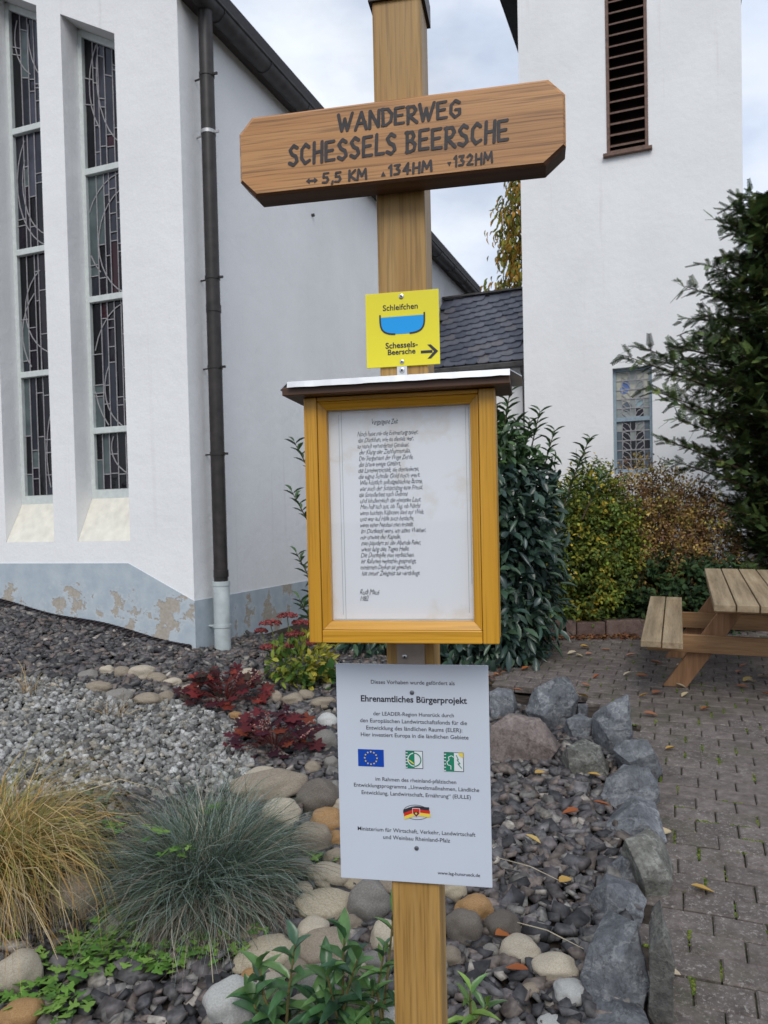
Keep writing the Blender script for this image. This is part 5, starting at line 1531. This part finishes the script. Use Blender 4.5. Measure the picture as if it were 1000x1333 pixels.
def build_yew():
    base = np.array([4.35, 8.1, .36]); root = empty('yew_tree', base); tag(root, 'dark green yew tree with feathery branches at the right edge', 'tree')
    mb = MB(); mb.tube([(0, 0, -.1), (.03, .02, 1.6), (-.02, 0, 3.2), (0, 0, 4.6)], [.15, .12, .07, .02], 10)
    limbs = MB()
    # one sprig: a twig with two rows of needles
    sv = []; sf = []
    for i in range(8):
        x = i / 8
        for s in (-1, 1):
            b = len(sv); l = .30 * (1 - .6 * x) + .06
            sv += [(x, 0, 0), (x + .105, 0, 0), (x + .09 + l * .45, s * l, .02 * (i % 2)), (x + .02 + l * .45, s * l, .02)]; sf.append((b, b + 1, b + 2, b + 3))
    b = len(sv); sv += [(0, -.015, 0), (0, .015, 0), (1, .006, 0), (1, -.006, 0)]; sf.append((b, b + 1, b + 2, b + 3))
    sv = np.array(sv); sf = np.array(sf)
    P = []; A = []
    specials = [(812, 462, 7.6), (835, 452, 7.7), (842, 505, 7.6), (890, 372, 7.9), (935, 288, 8.0), (868, 520, 7.6), (865, 572, 7.5), (878, 600, 7.6), (905, 430, 7.8), (920, 345, 7.9), (955, 305, 8.0), (995, 255, 8.1), (880, 545, 7.6), (860, 470, 7.7)]
    ends = [at(*s) - base for s in specials]
    nb = 760
    for i in range(nb):
        z = .2 + 4.25 * (i / nb) ** .95; a = i * 2.399
        ln = float(np.interp(z, [0, .7, 1.5, 2.8, 3.8, 4.4, 4.8], [.7, 1.05, 1.20, 1.12, .85, .5, .22])) * rng.uniform(.35, 1.02) * (1 + .14 * math.sin(z * 4 + a))
        if z < 1.7 and math.cos(a) < 0: ln *= .72
        ends.append(np.array([math.cos(a) * ln, math.sin(a) * ln, z + ln * rng.uniform(-.15, .35)]))
    for e in ends:
        z0 = max(.15, e[2] - .35 * math.hypot(e[0], e[1])); s = np.array([0, 0, min(z0, 4.5)])
        mid = (s + e) / 2 + np.array([0, 0, .05]); pts = [s, mid, e]; limbs.tube(pts, [.018, .011, .003], 4, False)
        L = np.linalg.norm(e - s); m = max(8, int(L * 27))
        for k in np.linspace(.25, 1.0, m):
            p = s + (e - s) * k + np.array([0, 0, .05 * math.sin(k * math.pi)])
            d = nrm(e - s); sd_ = nrm(np.cross(d, [0, 0, 1]))
            sgn = rng.choice([-1, 1]); dirr = nrm(d * rng.uniform(.5, 1) + sd_ * sgn * rng.uniform(.2, 1.1) + np.array([0, 0, rng.uniform(-.8, .5)]))
            P.append(p); A.append(dirr)
            P.append(p + dirr * .06); A.append(nrm(dirr + rng.normal(0, .4, 3)))
    P = np.array(P); A = np.array(A); n = len(P)
    N = nrm(np.array([0, 0, 1.0]) + rng.normal(0, .35, (n, 3))); N = nrm(N - A * (A * N).sum(-1, keepdims=True))
    L = rng.uniform(.075, .15, n)
    cols = pick([(0.040, 0.068, 0.021), (0.066, 0.106, 0.031), (0.098, 0.142, 0.040), (0.15, 0.18, 0.05), (0.022, 0.040, 0.015)], n, .2, [.3, .3, .2, .08, .12])
    V, F, C = scatter(sv, sf, P, A, N, L, L * .8, cols)
    link('crown', np_mesh('crown', V, F, C), attr_mat('yew_needle', .55, .3, .1, .25, 30), root)
    mb.add(limbs.v, limbs.f); mb.build('trunk', BARK, root)
build_yew()

def build_autumn_tree():
    base = np.array([3.95, 20.0, .4]); root = empty('autumn_tree', base); tag(root, 'tree with drooping green and orange leaves showing behind the tower', 'tree')
    mb = MB(); mb.tube([(0, 0, -.2), (.05, 0, 4), (0, 0, 8), (0, 0, 10)], [.2, .16, .08, .02], 8)
    P = []; out = []
    for i in range(90):
        z = 4.6 + 5.5 * i / 90; a = i * 2.4; ln = (1.35 if z < 7.2 else 1.35 - (z - 7.2) * .26) * rng.uniform(.6, 1.0) * (1 + .22 * math.sin(z * 3.1))
        e = np.array([math.cos(a) * ln, math.sin(a) * ln, z + .1]); mb.tube([(0, 0, z - .5), tuple(e * np.array([.5, .5, 1]) - np.array([0, 0, .1])), tuple(e)], [.03, .02, .006], 4, False)
        for k in range(52):
            q = e * np.array([1, 1, 1]) * 1.0; t = rng.uniform(.35, 1.05)
            P.append(np.array([e[0] * t, e[1] * t, e[2]]) + rng.normal(0, .12, 3)); out.append(np.array([e[0], e[1], 0]) / (ln + 1e-6))
    P = np.array(P); out = np.array(out); n = len(P)
    A = nrm(out * .5 + np.array([0, 0, -1.0]) + rng.normal(0, .35, (n, 3))); N = nrm(out + rng.normal(0, .4, (n, 3))); N = nrm(N - A * (A * N).sum(-1, keepdims=True))
    cols = pick([(0.20, 0.21, 0.045), (0.38, 0.24, 0.045), (0.46, 0.23, 0.035), (0.14, 0.17, 0.035), (0.30, 0.28, 0.05)], n, .2)
    V, F, C = scatter(*LANCE, P, A, N, rng.uniform(.14, .24, n), rng.uniform(.05, .085, n), cols)
    link('crown', np_mesh('crown', V, F, C, True), attr_mat('autumn_leaf', .6, .2, .35, .2, 20), root); mb.build('trunk', BARK, root)
build_autumn_tree()

def build_edging():
    w = MB(); r_ = random.Random(2)
    a = pave(716, 829); b = pave(832, 826)
    root = empty('low_edging_wall', (a[0], a[1], a[2]), math.atan2(b[1] - a[1], b[0] - a[0])); tag(root, 'low reddish stone edging at the back of the paving', 'wall')
    L = math.hypot(b[0] - a[0], b[1] - a[1]); x = -.15
    mt = stone('reddish_edging_stone', (0.10, 0.065, 0.055), (0.15, 0.10, 0.085), (0.20, 0.15, 0.13), rough=.85)
    while x < L + .1:
        l = r_.uniform(.28, .42); m = MB(); m.box(x + .004, x + l - .004, 0, .13, -.06, .14 + r_.uniform(-.01, .01)); m.build('edging_stone', mt, root, bevel=.012); x += l
build_edging()

# ------------------------------------------------------------------ grasses and perennials in the bed
def grass(name, label, base, blades, cat='ornamental grass'):
    """blades: list of (n, length range, base radius, lean range, droop, cols, width)"""
    root = empty(name, base); tag(root, label, cat)
    for pname, sets in blades:
        parts = []
        for (n, l0, l1, br, e0, e1, droop, cols, w) in sets:
            ns = 6
            a = rng.uniform(0, 2 * np.pi, n); lean = rng.uniform(e0, e1, n)
            L = rng.uniform(l0, l1, n); r0 = br * np.sqrt(rng.uniform(0, 1, n))
            B = np.stack([np.cos(a) * r0, np.sin(a) * r0, np.zeros(n)], -1)
            a2 = a + rng.normal(0, .8, n) + .5 * np.sin(a * 3 + 1); bend = rng.normal(0, .22, n); lean = np.clip(lean + .22 * np.sin(a * 5 + 2), 0, 1.5)
            dx = np.stack([np.cos(a2), np.sin(a2), np.zeros(n)], -1)
            pts = [B]; th = lean.copy(); dr = droop * rng.uniform(.5, 1.4, n)
            for s in range(ns):
                step = L / ns
                d = dx * np.sin(th)[:, None] + np.array([0, 0, 1.0]) * np.cos(th)[:, None]
                a3 = a2 + bend * s; dx = np.stack([np.cos(a3), np.sin(a3), np.zeros(n)], -1)
                pts.append(pts[-1] + d * step[:, None]); th = np.minimum(th + dr / ns * (1 + s * .5), 2.9)
            side = nrm(np.stack([-np.sin(a2), np.cos(a2), rng.normal(0, .4, n)], -1))
            wv = w * rng.uniform(.55, 1.5, n)
            V = np.zeros((n, (ns + 1) * 2, 3))
            for s in range(ns + 1):
                ww = (wv * (1 - .85 * (s / ns) ** 2) / 2)[:, None]
                V[:, 2 * s] = pts[s] - side * ww; V[:, 2 * s + 1] = pts[s] + side * ww
            V[:, :, 2] = np.maximum(V[:, :, 2], .006)
            f = np.array([(2 * s, 2 * s + 1, 2 * s + 3, 2 * s + 2) for s in range(ns)])
            F = (f[None] + (np.arange(n) * (ns + 1) * 2)[:, None, None]).reshape(-1, 4)
            C = np.repeat(pick(cols, n, .18)[:, None, :], (ns + 1) * 2, 1).reshape(-1, 3)
            parts.append((V.reshape(-1, 3), F, C))
        V, F, C = merge(parts)
        link(pname, np_mesh(pname, V, F, C), GRM, root)
    return root

g = ground(268, 1172); 
BLUE = [(0.13, 0.185, 0.150), (0.20, 0.265, 0.230), (0.075, 0.115, 0.080), (0.29, 0.345, 0.310), (0.14, 0.18, 0.105), (0.050, 0.072, 0.042)]
STRAW = [(0.27, 0.225, 0.175), (0.17, 0.135, 0.10), (0.36, 0.315, 0.26), (0.10, 0.075, 0.055)]
grass('blue_fescue', 'rounded blue-grey fescue grass tuft with dry straw skirt', g + np.array([0, .02, -.03]),
      [('blades', [(5000, .26, .58, .11, .05, 1.05, .8, BLUE, .0029), (260, .45, .66, .08, .0, .9, .6, BLUE + STRAW[:1], .0024), (900, .24, .44, .10, .4, 1.3, .9, BLUE, .0025)]),
       ('dry_blades', [(3600, .28, .56, .13, .7, 1.4, 1.25, STRAW, .0028), (260, .34, .56, .06, .05, .8, .6, [(0.46, 0.40, 0.30), (0.40, 0.34, 0.25)], .0022)])])
g = ground(-22, 1180)
GOLD = [(0.46, 0.29, 0.095), (0.56, 0.40, 0.17), (0.36, 0.21, 0.07), (0.28, 0.24, 0.07), (0.54, 0.43, 0.25)]
OLIVE = [(0.16, 0.19, 0.05), (0.22, 0.23, 0.06), (0.30, 0.27, 0.07)]
grass('golden_sedge', 'golden brown arching grass clump at the left edge', g + np.array([0, .05, -.02]),
      [('blades', [(1500, .45, .98, .13, .02, .70, 2.0, GOLD, .0032), (650, .40, .82, .12, .02, .6, 1.3, OLIVE, .0030)]),
       ('dry_blades', [(650, .45, .72, .12, .6, 1.2, 2.1, [(0.46, 0.37, 0.25), (0.38, 0.28, 0.17), (0.52, 0.44, 0.32)], .0026)])])
for px_, py_, lab in ((38, 905, 'wispy dry grass tuft on the chippings at the left edge'), (150, 935, 'thin dry grass tuft standing in the grey gravel')):
    g = ground(px_, py_); grass('dry_grass_tuft', lab, g + np.array([0, 0, -.02]), [('blades', [(60, .15, .34, .06, .1, .8, .8, STRAW + GOLD, .0030)])])

def lobed(nl, depth=.45):
    """palmate leaf: fan from the centre, x along the main axis"""
    v = [(.28, 0, 0)]; m = nl * 4
    for i in range(m + 1):
        a = -2.75 + 5.5 * i / m
        r_ = .5 * (1 - depth * .5 * (1 - math.cos(i * 2 * math.pi / 4)))
        v.append((.28 + r_ * math.cos(a) * 1.25, r_ * math.sin(a) * 1.15, -.18 * r_ + .05 * math.cos(i * math.pi / 2)))
    f = [(0, i, i + 1) for i in range(1, m + 1)]
    return np.array(v), np.array(f)
PALM = lobed(5, .5); TRIF = lobed(3, .55)

def build_heuchera(px_, py_, n, rad, label, cols):
    g = ground(px_, py_); root = empty('coral_bells', g); tag(root, label, 'plant')
    r_ = rad * np.sqrt(rng.uniform(0.02, 1, n)); a = rng.uniform(0, 2 * np.pi, n)
    hgt = .03 + .17 * (1 - (r_ / rad) ** 2) + rng.uniform(-.02, .07, n)
    P = np.stack([np.cos(a) * r_, np.sin(a) * r_ * .8, hgt], -1)
    A = nrm(np.stack([np.cos(a), np.sin(a), rng.uniform(-.35, .1, n)], -1)); N = nrm(np.array([0, -.55, 1.0]) + rng.normal(0, .3, (n, 3))); N = nrm(N - A * (A * N).sum(-1, keepdims=True))
    s = rng.uniform(.05, .105, n)
    V, F, C = scatter(*PALM, P, A, N, s, s, pick(cols, n, .25))
    link('leaves', np_mesh('leaves', V, F, C, True), LM, root)
    mb = MB()
    for i in range(0, n, 2): mb.tube([(0, 0, -.01), tuple(P[i] * .5 + np.array([0, 0, .02])), tuple(P[i])], .0025, 4, False)
    mb.build('stalk', plain('red_stalk', (0.16, 0.03, 0.025), .7), root)
    fl = MB(); iv, jf = ico(1)
    for i in range(5):
        pts = []
        x, y = rng.uniform(-.2, rad), rng.uniform(-rad * .8, 0); z = rng.uniform(.16, .28)
        fl.tube([(x * .3, y * .3, .03), (x, y, z)], .0018, 4, False)
        for k in range(26): pts.append((x * (.6 + .4 * k / 26) + rng.normal(0, .008), y * (.6 + .4 * k / 26) + rng.normal(0, .008), z * (.45 + .55 * k / 26)))
        P = np.array(pts); m = len(P)
        V, F, C = scatter(iv, jf, P, np.tile([1.0, 0, 0], (m, 1)), np.tile([0, 0, 1.0], (m, 1)), .005, .005, pick([(0.45, 0.22, 0.20), (0.30, 0.12, 0.10), (0.5, 0.32, 0.28)], m, .2))
        link('seed_head', np_mesh('seed_head', V, F, C, True), LM, root)
    fl.build('flower_stalk', plain('pale_red_stalk', (0.28, 0.12, 0.09), .7), root)
build_heuchera(292, 915, 110, .30, 'red-leaved coral bells below the downpipe', [(0.085, 0.010, 0.014), (0.14, 0.017, 0.018), (0.048, 0.009, 0.014), (0.18, 0.030, 0.02), (0.034, 0.009, 0.011), (0.045, 0.028, 0.02)])
build_heuchera(358, 975, 84, .27, 'burgundy-leaved coral bells beside the cobble run', [(0.065, 0.011, 0.022), (0.042, 0.009, 0.018), (0.11, 0.015, 0.02), (0.038, 0.010, 0.016), (0.19, 0.042, 0.02), (0.085, 0.014, 0.026)])

def build_sedum():
    g = ground(392, 893); root = empty('stonecrop', g); tag(root, 'stonecrop with flat dusky-red flower heads and yellow-green leaves', 'plant')
    n = 520
    P, out, rad = shell(n, (0, 0, .17), (.27, .22, .22), .3, 1.0); P[:, 2] = np.maximum(P[:, 2], .02)
    A, N = orient(out, n, .9, -.3, .5)
    cols = pick([(0.10, 0.18, 0.03), (0.20, 0.26, 0.04), (0.34, 0.34, 0.05), (0.06, 0.12, 0.03)], n, .2); rt = P[:, 0] > .06; cols[rt] = pick([(0.36, 0.34, 0.05), (0.26, 0.28, 0.05), (0.42, 0.36, 0.06)], rt.sum(), .2)
    V, F, C = scatter(*OVAL, P, A, N, rng.uniform(.05, .09, n), rng.uniform(.022, .038, n), cols)
    link('leaves', np_mesh('leaves', V, F, C, True), LM, root)
    iv, jf = ico(1); st = MB()
    heads = [(352, 812, .085), (374, 802, .075), (392, 811, .07), (384, 826, .075), (350, 843, .07), (375, 842, .05), (340, 822, .05), (363, 856, .04), (403, 838, .05)]
    for i, (hx, hy, hr) in enumerate(heads):
        c = at(hx, hy, g[1] - .05 + .02 * (i % 4)) - g; m = 150
        q = np.sqrt(rng.uniform(0, 1, m)) * hr; a = rng.uniform(0, 2 * np.pi, m)
        P = np.stack([c[0] + np.cos(a) * q, c[1] + np.sin(a) * q, c[2] + .02 * (1 - (q / hr) ** 2) + rng.normal(0, .004, m)], -1)
        V, F, C = scatter(iv, jf, P, np.tile([1.0, 0, 0], (m, 1)), np.tile([0, 0, 1.0], (m, 1)), rng.uniform(.006, .010, m), .008, pick([(0.22, 0.045, 0.045), (0.30, 0.075, 0.065), (0.15, 0.03, 0.035)], m, .2))
        link('flower_head', np_mesh('flower_head', V, F, C, True), LM, root)
        st.tube([(c[0] * .3, c[1] * .3, 0), (c[0] * .8, c[1] * .8, c[2] * .6), tuple(c)], .004, 5, False)
    st.build('stem', plain('green_stem', (0.14, 0.15, 0.04), .7), root)
    g2 = ground(425, 895); n = 60; root = empty('broadleaf_plant', g2); tag(root, 'low green broad-leaved plant right of the stonecrop', 'plant')
    P, out, rad = shell(n, (0, 0, .05), (.16, .12, .10), .4, 1.0); P[:, 2] = np.maximum(P[:, 2], .015); A, N = orient(out, n, 1, .1, .4)
    V, F, C = scatter(*OVAL, P, A, N, .09, .05, pick([(0.05, 0.13, 0.03), (0.07, 0.16, 0.035)], n, .2)); link('leaves', np_mesh('leaves', V, F, C, True), LM, root)
build_sedum()

def shoot_plant(name, label, stems_, cols, L=(.10, .15), W=(.036, .052), per=13):
    """leafy shoots: each stem from a base pixel to a tip pixel"""
    g = ground(*stems_[0][0]); root = empty(name, g); tag(root, label, 'plant')
    parts = []; mb = MB()
    for (bp, tp) in stems_:
        b = ground(*bp); t = at(tp[0], tp[1], b[1] - .03 + rng.uniform(-.03, .03)); b = b - g; t = t - g
        mid = (b + t) / 2 + rng.normal(0, .012, 3)
        mb.tube([b, mid, t], [.005, .004, .0025], 6)
        k = np.linspace(.12, 1.0, per); P = np.array([b * (1 - q) ** 2 + 2 * mid * q * (1 - q) + t * q * q for q in k])
        a = np.arange(per) * 2.4 + rng.uniform(0, 6); el = .1 + 1.1 * k ** 2
        A = nrm(np.stack([np.cos(a) * np.cos(el), np.sin(a) * np.cos(el), np.sin(el)], -1)); N = nrm(np.array([0, -.1, 1.0]) - A * (A[:, 2:3])); N = nrm(N - A * (A * N).sum(-1, keepdims=True))
        ln = rng.uniform(*L, per) * (1 - .35 * k)
        parts.append(scatter(*LANCE, P, A, N, ln, rng.uniform(*W, per) * (1 - .25 * k), pick(cols, per, .18)))
    V, F, C = merge(parts); link('leaves', np_mesh('leaves', V, F, C, True), LMG, root); mb.build('stem', plain('reddish_green_stem', (0.16, 0.13, 0.05), .6), root)
DG = [(0.055, 0.135, 0.050), (0.075, 0.165, 0.055), (0.10, 0.20, 0.06), (0.045, 0.105, 0.055)]
YG = [(0.12, 0.22, 0.045), (0.16, 0.26, 0.05), (0.08, 0.17, 0.045)]
shoot_plant('willowherb', 'leafy dark green shoots leaning over the cobbles, left of the others', [((362, 1345), (338, 1262)), ((372, 1350), (384, 1230)), ((350, 1352), (328, 1300))], DG)
shoot_plant('willowherb', 'upright rosette of lance-shaped leaves in the middle of the shoots', [((445, 1345), (448, 1222)), ((440, 1350), (465, 1250)), ((450, 1350), (425, 1265)), ((430, 1352), (412, 1305))], DG)
shoot_plant('willowherb', 'slender yellowish shoots pressed against the post foot', [((495, 1345), (512, 1190)), ((500, 1350), (500, 1240)), ((490, 1355), (485, 1290))], DG[1:] + YG[:1], (.08, .12), (.018, .026))
shoot_plant('willowherb', 'fresh light green shoot right of the post foot', [((612, 1355), (612, 1290)), ((606, 1358), (635, 1310))], YG, (.09, .13), (.022, .03), 8)
shoot_plant('sage', 'grey-green sage leaves between golden and blue grass', [((125, 1120), (120, 1035)), ((118, 1122), (140, 1045)), ((130, 1118), (112, 1060))], [(0.12, 0.19, 0.13), (0.16, 0.23, 0.16), (0.09, 0.14, 0.09)], (.08, .12), (.028, .04), 10)

WEED = [(153, 1190), (164, 1203), (185, 1193), (203, 1173), (206, 1199), (196, 1216), (139, 1214), (120, 1225), (96, 1227), (81, 1250), (65, 1252), (117, 1255), (116, 1274), (155, 1253), (165, 1239), (187, 1251), (182, 1262), (209, 1260), (95, 1316), (55, 1312), (60, 1327), (36, 1264), (26, 1285), (12, 1292), (59, 1289), (12, 1226),
        (286, 1239), (272, 1219), (234, 1204), (210, 1260), (224, 1261), (333, 1221), (314, 1241), (308, 1296), (318, 1316), (274, 1255), (425, 1287), (392, 1325), (227, 1127), (244, 1152), (177, 1117), (259, 1148), (295, 1094), (412, 1121), (436, 1124), (432, 1146), (333, 1160),
        (145, 1232), (128, 1240), (108, 1240), (172, 1228), (192, 1236), (205, 1245), (176, 1246), (140, 1262), (100, 1264), (72, 1268), (47, 1302), (80, 1300), (34, 1318), (226, 1243), (248, 1250), (236, 1228), (130, 1203), (160, 1216), (182, 1206), (88, 1242), (260, 1236), (72, 1322), (18, 1306)]
def build_weeds():
    lm = attr_mat('weed_leaf', .6, .25, .3, .15, 60)
    protos = []
    for s in range(6):
        n = 8; a = np.arange(n) * 2.4 + s; r_ = rng.uniform(.006, .034, n)
        P = np.stack([np.cos(a) * r_, np.sin(a) * r_, rng.uniform(.01, .045, n)], -1); A = nrm(np.stack([np.cos(a), np.sin(a), rng.uniform(-.3, .2, n)], -1))
        N = nrm(np.array([0, -.35, 1.0]) + rng.normal(0, .25, (n, 3))); N = nrm(N - A * (A * N).sum(-1, keepdims=True)); sz = rng.uniform(.028, .046, n)
        V, F, C = scatter(*TRIF, P, A, N, sz, sz, pick([(0.12, 0.26, 0.045), (0.16, 0.31, 0.055), (0.09, 0.20, 0.04), (0.20, 0.34, 0.07)], n, .15))
        sv = np.array([(0, 0, -.02)] ); me = np_mesh('weed_sprig', V, F, C, True); me.materials.append(lm); protos.append(me)
    for i, (x, y) in enumerate(WEED):
        g = ground(x, y + 8); inf = 1000 < y < 1165 and 160 < x < 300
        o = bpy.data.objects.new('weed_sprig', protos[i % 6]); COL.objects.link(o)
        up = .07 if inf else .015
        o.location = (g[0], g[1] - (.22 if inf else 0), float(H(g[0], g[1])) + up + (.16 if inf else 0)); o.rotation_euler = (0, 0, random.uniform(0, 6.2)); o.scale = [random.uniform(.75, 1.2)] * 3
        wh = 'rooted in the blue fescue tuft' if inf else ('between the cobbles of the stone run' if x > 300 else ('around the cream cobble at the left edge' if x < 75 and y < 1300 else ('on the chippings at bottom left' if y > 1300 else ('just below the golden grass' if x < 135 else ('between the golden and blue grass' if x < 215 else 'under the straw skirt of the fescue')))))
        tag(o, f'small bright green lobed weed sprig {wh}', 'weed', f'weed sprigs {wh}')
build_weeds()

# ------------------------------------------------------------------ picnic table
def build_table():
    TX = math.atan(SLOPE)
    M['plank'] = wood('weathered_larch_plank', (0.22, 0.16, 0.095), (0.33, 0.25, 0.155), (0.42, 0.335, 0.225), 1, .7, .2, 1.0, .4)
    M['tleg'] = wood('larch_leg', (0.20, 0.10, 0.05), (0.29, 0.155, 0.08), (0.36, 0.21, 0.11), 2, .65, .2, 1.0, .4)
    M['tbeam'] = wood('larch_beam', (0.21, 0.115, 0.055), (0.31, 0.175, 0.085), (0.38, 0.23, 0.12), 0, .65, .2, 1.0, .4)
    # near-left corner of the top, .72 above the sloping paving
    def on(px_, py_, hgt):
        d = ray(px_, py_); t = (SLOPE * -2.0 + hgt - CAM_H) / (d[2] - SLOPE * d[1]); return CAM + d * t
    q = on(926, 786, .72); q[2] -= .72
    root = bpy.data.objects.new('picnic_table', None); COL.objects.link(root)
    root.matrix_world = Matrix.Translation(q) @ Matrix.Rotation(TX, 4, 'X') @ Matrix.Rotation(-YAW, 4, 'Z')
    tag(root, 'wooden picnic table with attached benches on the paving', 'picnic table')
    L = 1.95; r_ = random.Random(5)
    for i in range(5):
        x = i * .139; m = MB(); dy = r_.uniform(-.006, .006); m.box(x, x + .130, dy, L + dy, .675, .72 + r_.uniform(-.002, .002)); m.build('table_plank', M['plank'], root, bevel=.004)
    WT = 4 * .139 + .130
    for s, x0 in ((0, -.455), (1, WT + .185)):
        for i in range(2):
            x = x0 + i * .139; m = MB(); dy = .03 + r_.uniform(-.008, .008); m.box(x, x + .130, dy, L + dy, .405, .45); m.build('bench_plank', M['plank'], root, bevel=.004)
    for y in (.52, L - .50):
        m = MB(); m.box(-.43, WT + .43, y, y + .045, .275, .404); m.build('bench_beam', M['tbeam'], root, bevel=.004)
        m = MB(); m.box(.03, WT - .03, y, y + .045, .575, .674); m.build('top_beam', M['tbeam'], root, bevel=.004)
        for s in (0, 1):
            a = (-.235, 0.0) if s == 0 else (WT + .235, 0.0); b = (.20, .672) if s == 0 else (WT - .20, .672); w = .082
            yy = y + .047
            m = MB(); v = []
            for yq in (yy, yy + .045): v += [(a[0] - w, yq, a[1]), (a[0] + w, yq, a[1]), (b[0] + w, yq, b[1]), (b[0] - w, yq, b[1])]
            m.add(v, [(0, 1, 2, 3), (7, 6, 5, 4), (0, 4, 5, 1), (1, 5, 6, 2), (2, 6, 7, 3), (3, 7, 4, 0)]); m.build('leg', M['tleg'], root, bevel=.003)
build_table()

# ------------------------------------------------------------------ fallen leaves
def build_fallen():
    k = 2.778
    pv = [(x / k + 640, y / k + 780) for x, y in ((208, 203), (290, 203), (318, 210), (352, 203), (338, 180), (413, 189), (502, 210), (380, 288), (492, 277), (545, 285), (340, 318), (330, 358), (550, 357), (575, 425), (700, 355), (775, 404), (685, 322), (595, 238), (685, 248), (897, 270), (925, 298), (943, 307), (907, 323), (985, 287), (911, 247), (995, 350), (123, 257), (163, 253), (247, 190), (95, 335))]
    pv += [(873, 978), (870, 1273), (865, 1090), (855, 905), (915, 1163)]
    cv = [(703, 1018, 'y'), (774, 1021, 'y'), (784, 1060, 'o'), (760, 991, 'y'), (694, 1108, 'y'), (743, 1072, 'o'), (656, 1236, 'o'), (673, 1282, 'o'), (736, 1163, 'y')]
    lv = leaf_proto([(0, .06), (.15, .5), (.4, 1.0), (.7, .85), (.9, .4), (1, .03)], .22, -.25)
    cols = {'c': [(0.52, 0.42, 0.26), (0.55, 0.47, 0.33)], 'o': [(0.36, 0.12, 0.035), (0.30, 0.09, 0.03)], 'y': [(0.50, 0.36, 0.13), (0.46, 0.29, 0.08)], 'b': [(0.30, 0.13, 0.07), (0.40, 0.20, 0.13)]}
    word = {'c': 'pale cream', 'o': 'orange', 'y': 'yellow', 'b': 'brown'}
    lm = attr_mat('fallen_leaf', .6, .25, .15, .25, 60)
    prot = {}
    for c in cols:
        for j in range(2):
            V, F, C = scatter(*lv, np.zeros((1, 3)) - np.array([[.5, 0, 0]]), np.array([[1.0, 0, 0]]), np.array([[0, 0, 1.0]]), np.array([1.0]), np.array([.6]), np.array([cols[c][j]]))
            prot[c, j] = np_mesh('fallen_leaf', V, F, C, True); prot[c, j].materials.append(lm)
    def put(p, c, where, z, L):
        o = bpy.data.objects.new('fallen_leaf', prot[c, random.randrange(2)]); COL.objects.link(o)
        o.location = (p[0], p[1], z); o.scale = (L, L, L * random.uniform(.5, 1)); o.rotation_euler = (random.uniform(-.2, .2), random.uniform(-.2, .2), random.uniform(-.7, .7) + random.choice([0, math.pi]))
        tag(o, f'{word[c]} fallen leaf lying on the {where}', 'leaf', f'{word[c]} leaves on the {where}')
    for i, (x, y) in enumerate(pv):
        p = pave(x, y); put(p, random.choice('ccccybbbo' if y > 868 else 'cccbby'), 'paving under the picnic table' if x > 855 and y < 912 else ('paving behind the boulders' if x < 770 else 'open paving'), p[2] + .012, random.uniform(.065, .10))
    for x, y, c in cv:
        p = ground(x, y); put(p, c, 'chippings', p[2] + .045, random.uniform(.065, .09))
    # rusty leaf litter along the foot of the edging and the laurel
    n = 620; P = []
    a, b = pave(690, 834), pave(835, 832); c0, d0 = pave(625, 897), pave(700, 850)
    for i in range(n):
        t = rng.uniform(); q = a + (b - a) * t if i % 5 else c0 + (d0 - c0) * t
        P.append(q + np.array([0, abs(rng.normal(0, .14)), 0]))
    P = np.array(P); P[:, 2] = pave_z(P[:, 1]) + rng.uniform(.004, .02, n); an = rng.uniform(0, 6.28, n)
    A = np.stack([np.cos(an), np.sin(an), rng.normal(0, .2, n)], -1); N = nrm(np.array([0, 0, 1.0]) + rng.normal(0, .3, (n, 3)))
    V, F, C = scatter(*OVAL, P, A, N, rng.uniform(.025, .055, n), rng.uniform(.015, .03, n), pick([(0.17, 0.07, 0.035), (0.24, 0.09, 0.035), (0.12, 0.06, 0.04), (0.30, 0.15, 0.05)], n, .25))
    tag(link('leaf_litter', np_mesh('leaf_litter', V, F, C, True), lm), 'rusty brown leaf litter drifted along the low stone edging', 'leaves', kind='stuff')
build_fallen()

for (a, b, lab) in (((646, 1132), (738, 1168), 'long dry stalk lying on the chippings right of the plaque'), ((668, 1218), (760, 1255), 'short dry stalk beside the cream cobbles and front boulder'), ((272, 1228), (278, 1300), 'pale dry stalk hanging in front of the fescue')):
    p, q = ground(*a), ground(*b); m = MB(); up_ = np.array([0, 0, .05]); m.tube([p + up_, (p + q) / 2 + up_ * 1.3, q + up_], [.0016, .002, .0012], 5)
    tag(m.build('dry_stalk', plain('straw', (0.42, 0.36, 0.26), .7)), lab, 'stalk')
bpy.context.view_layer.update()
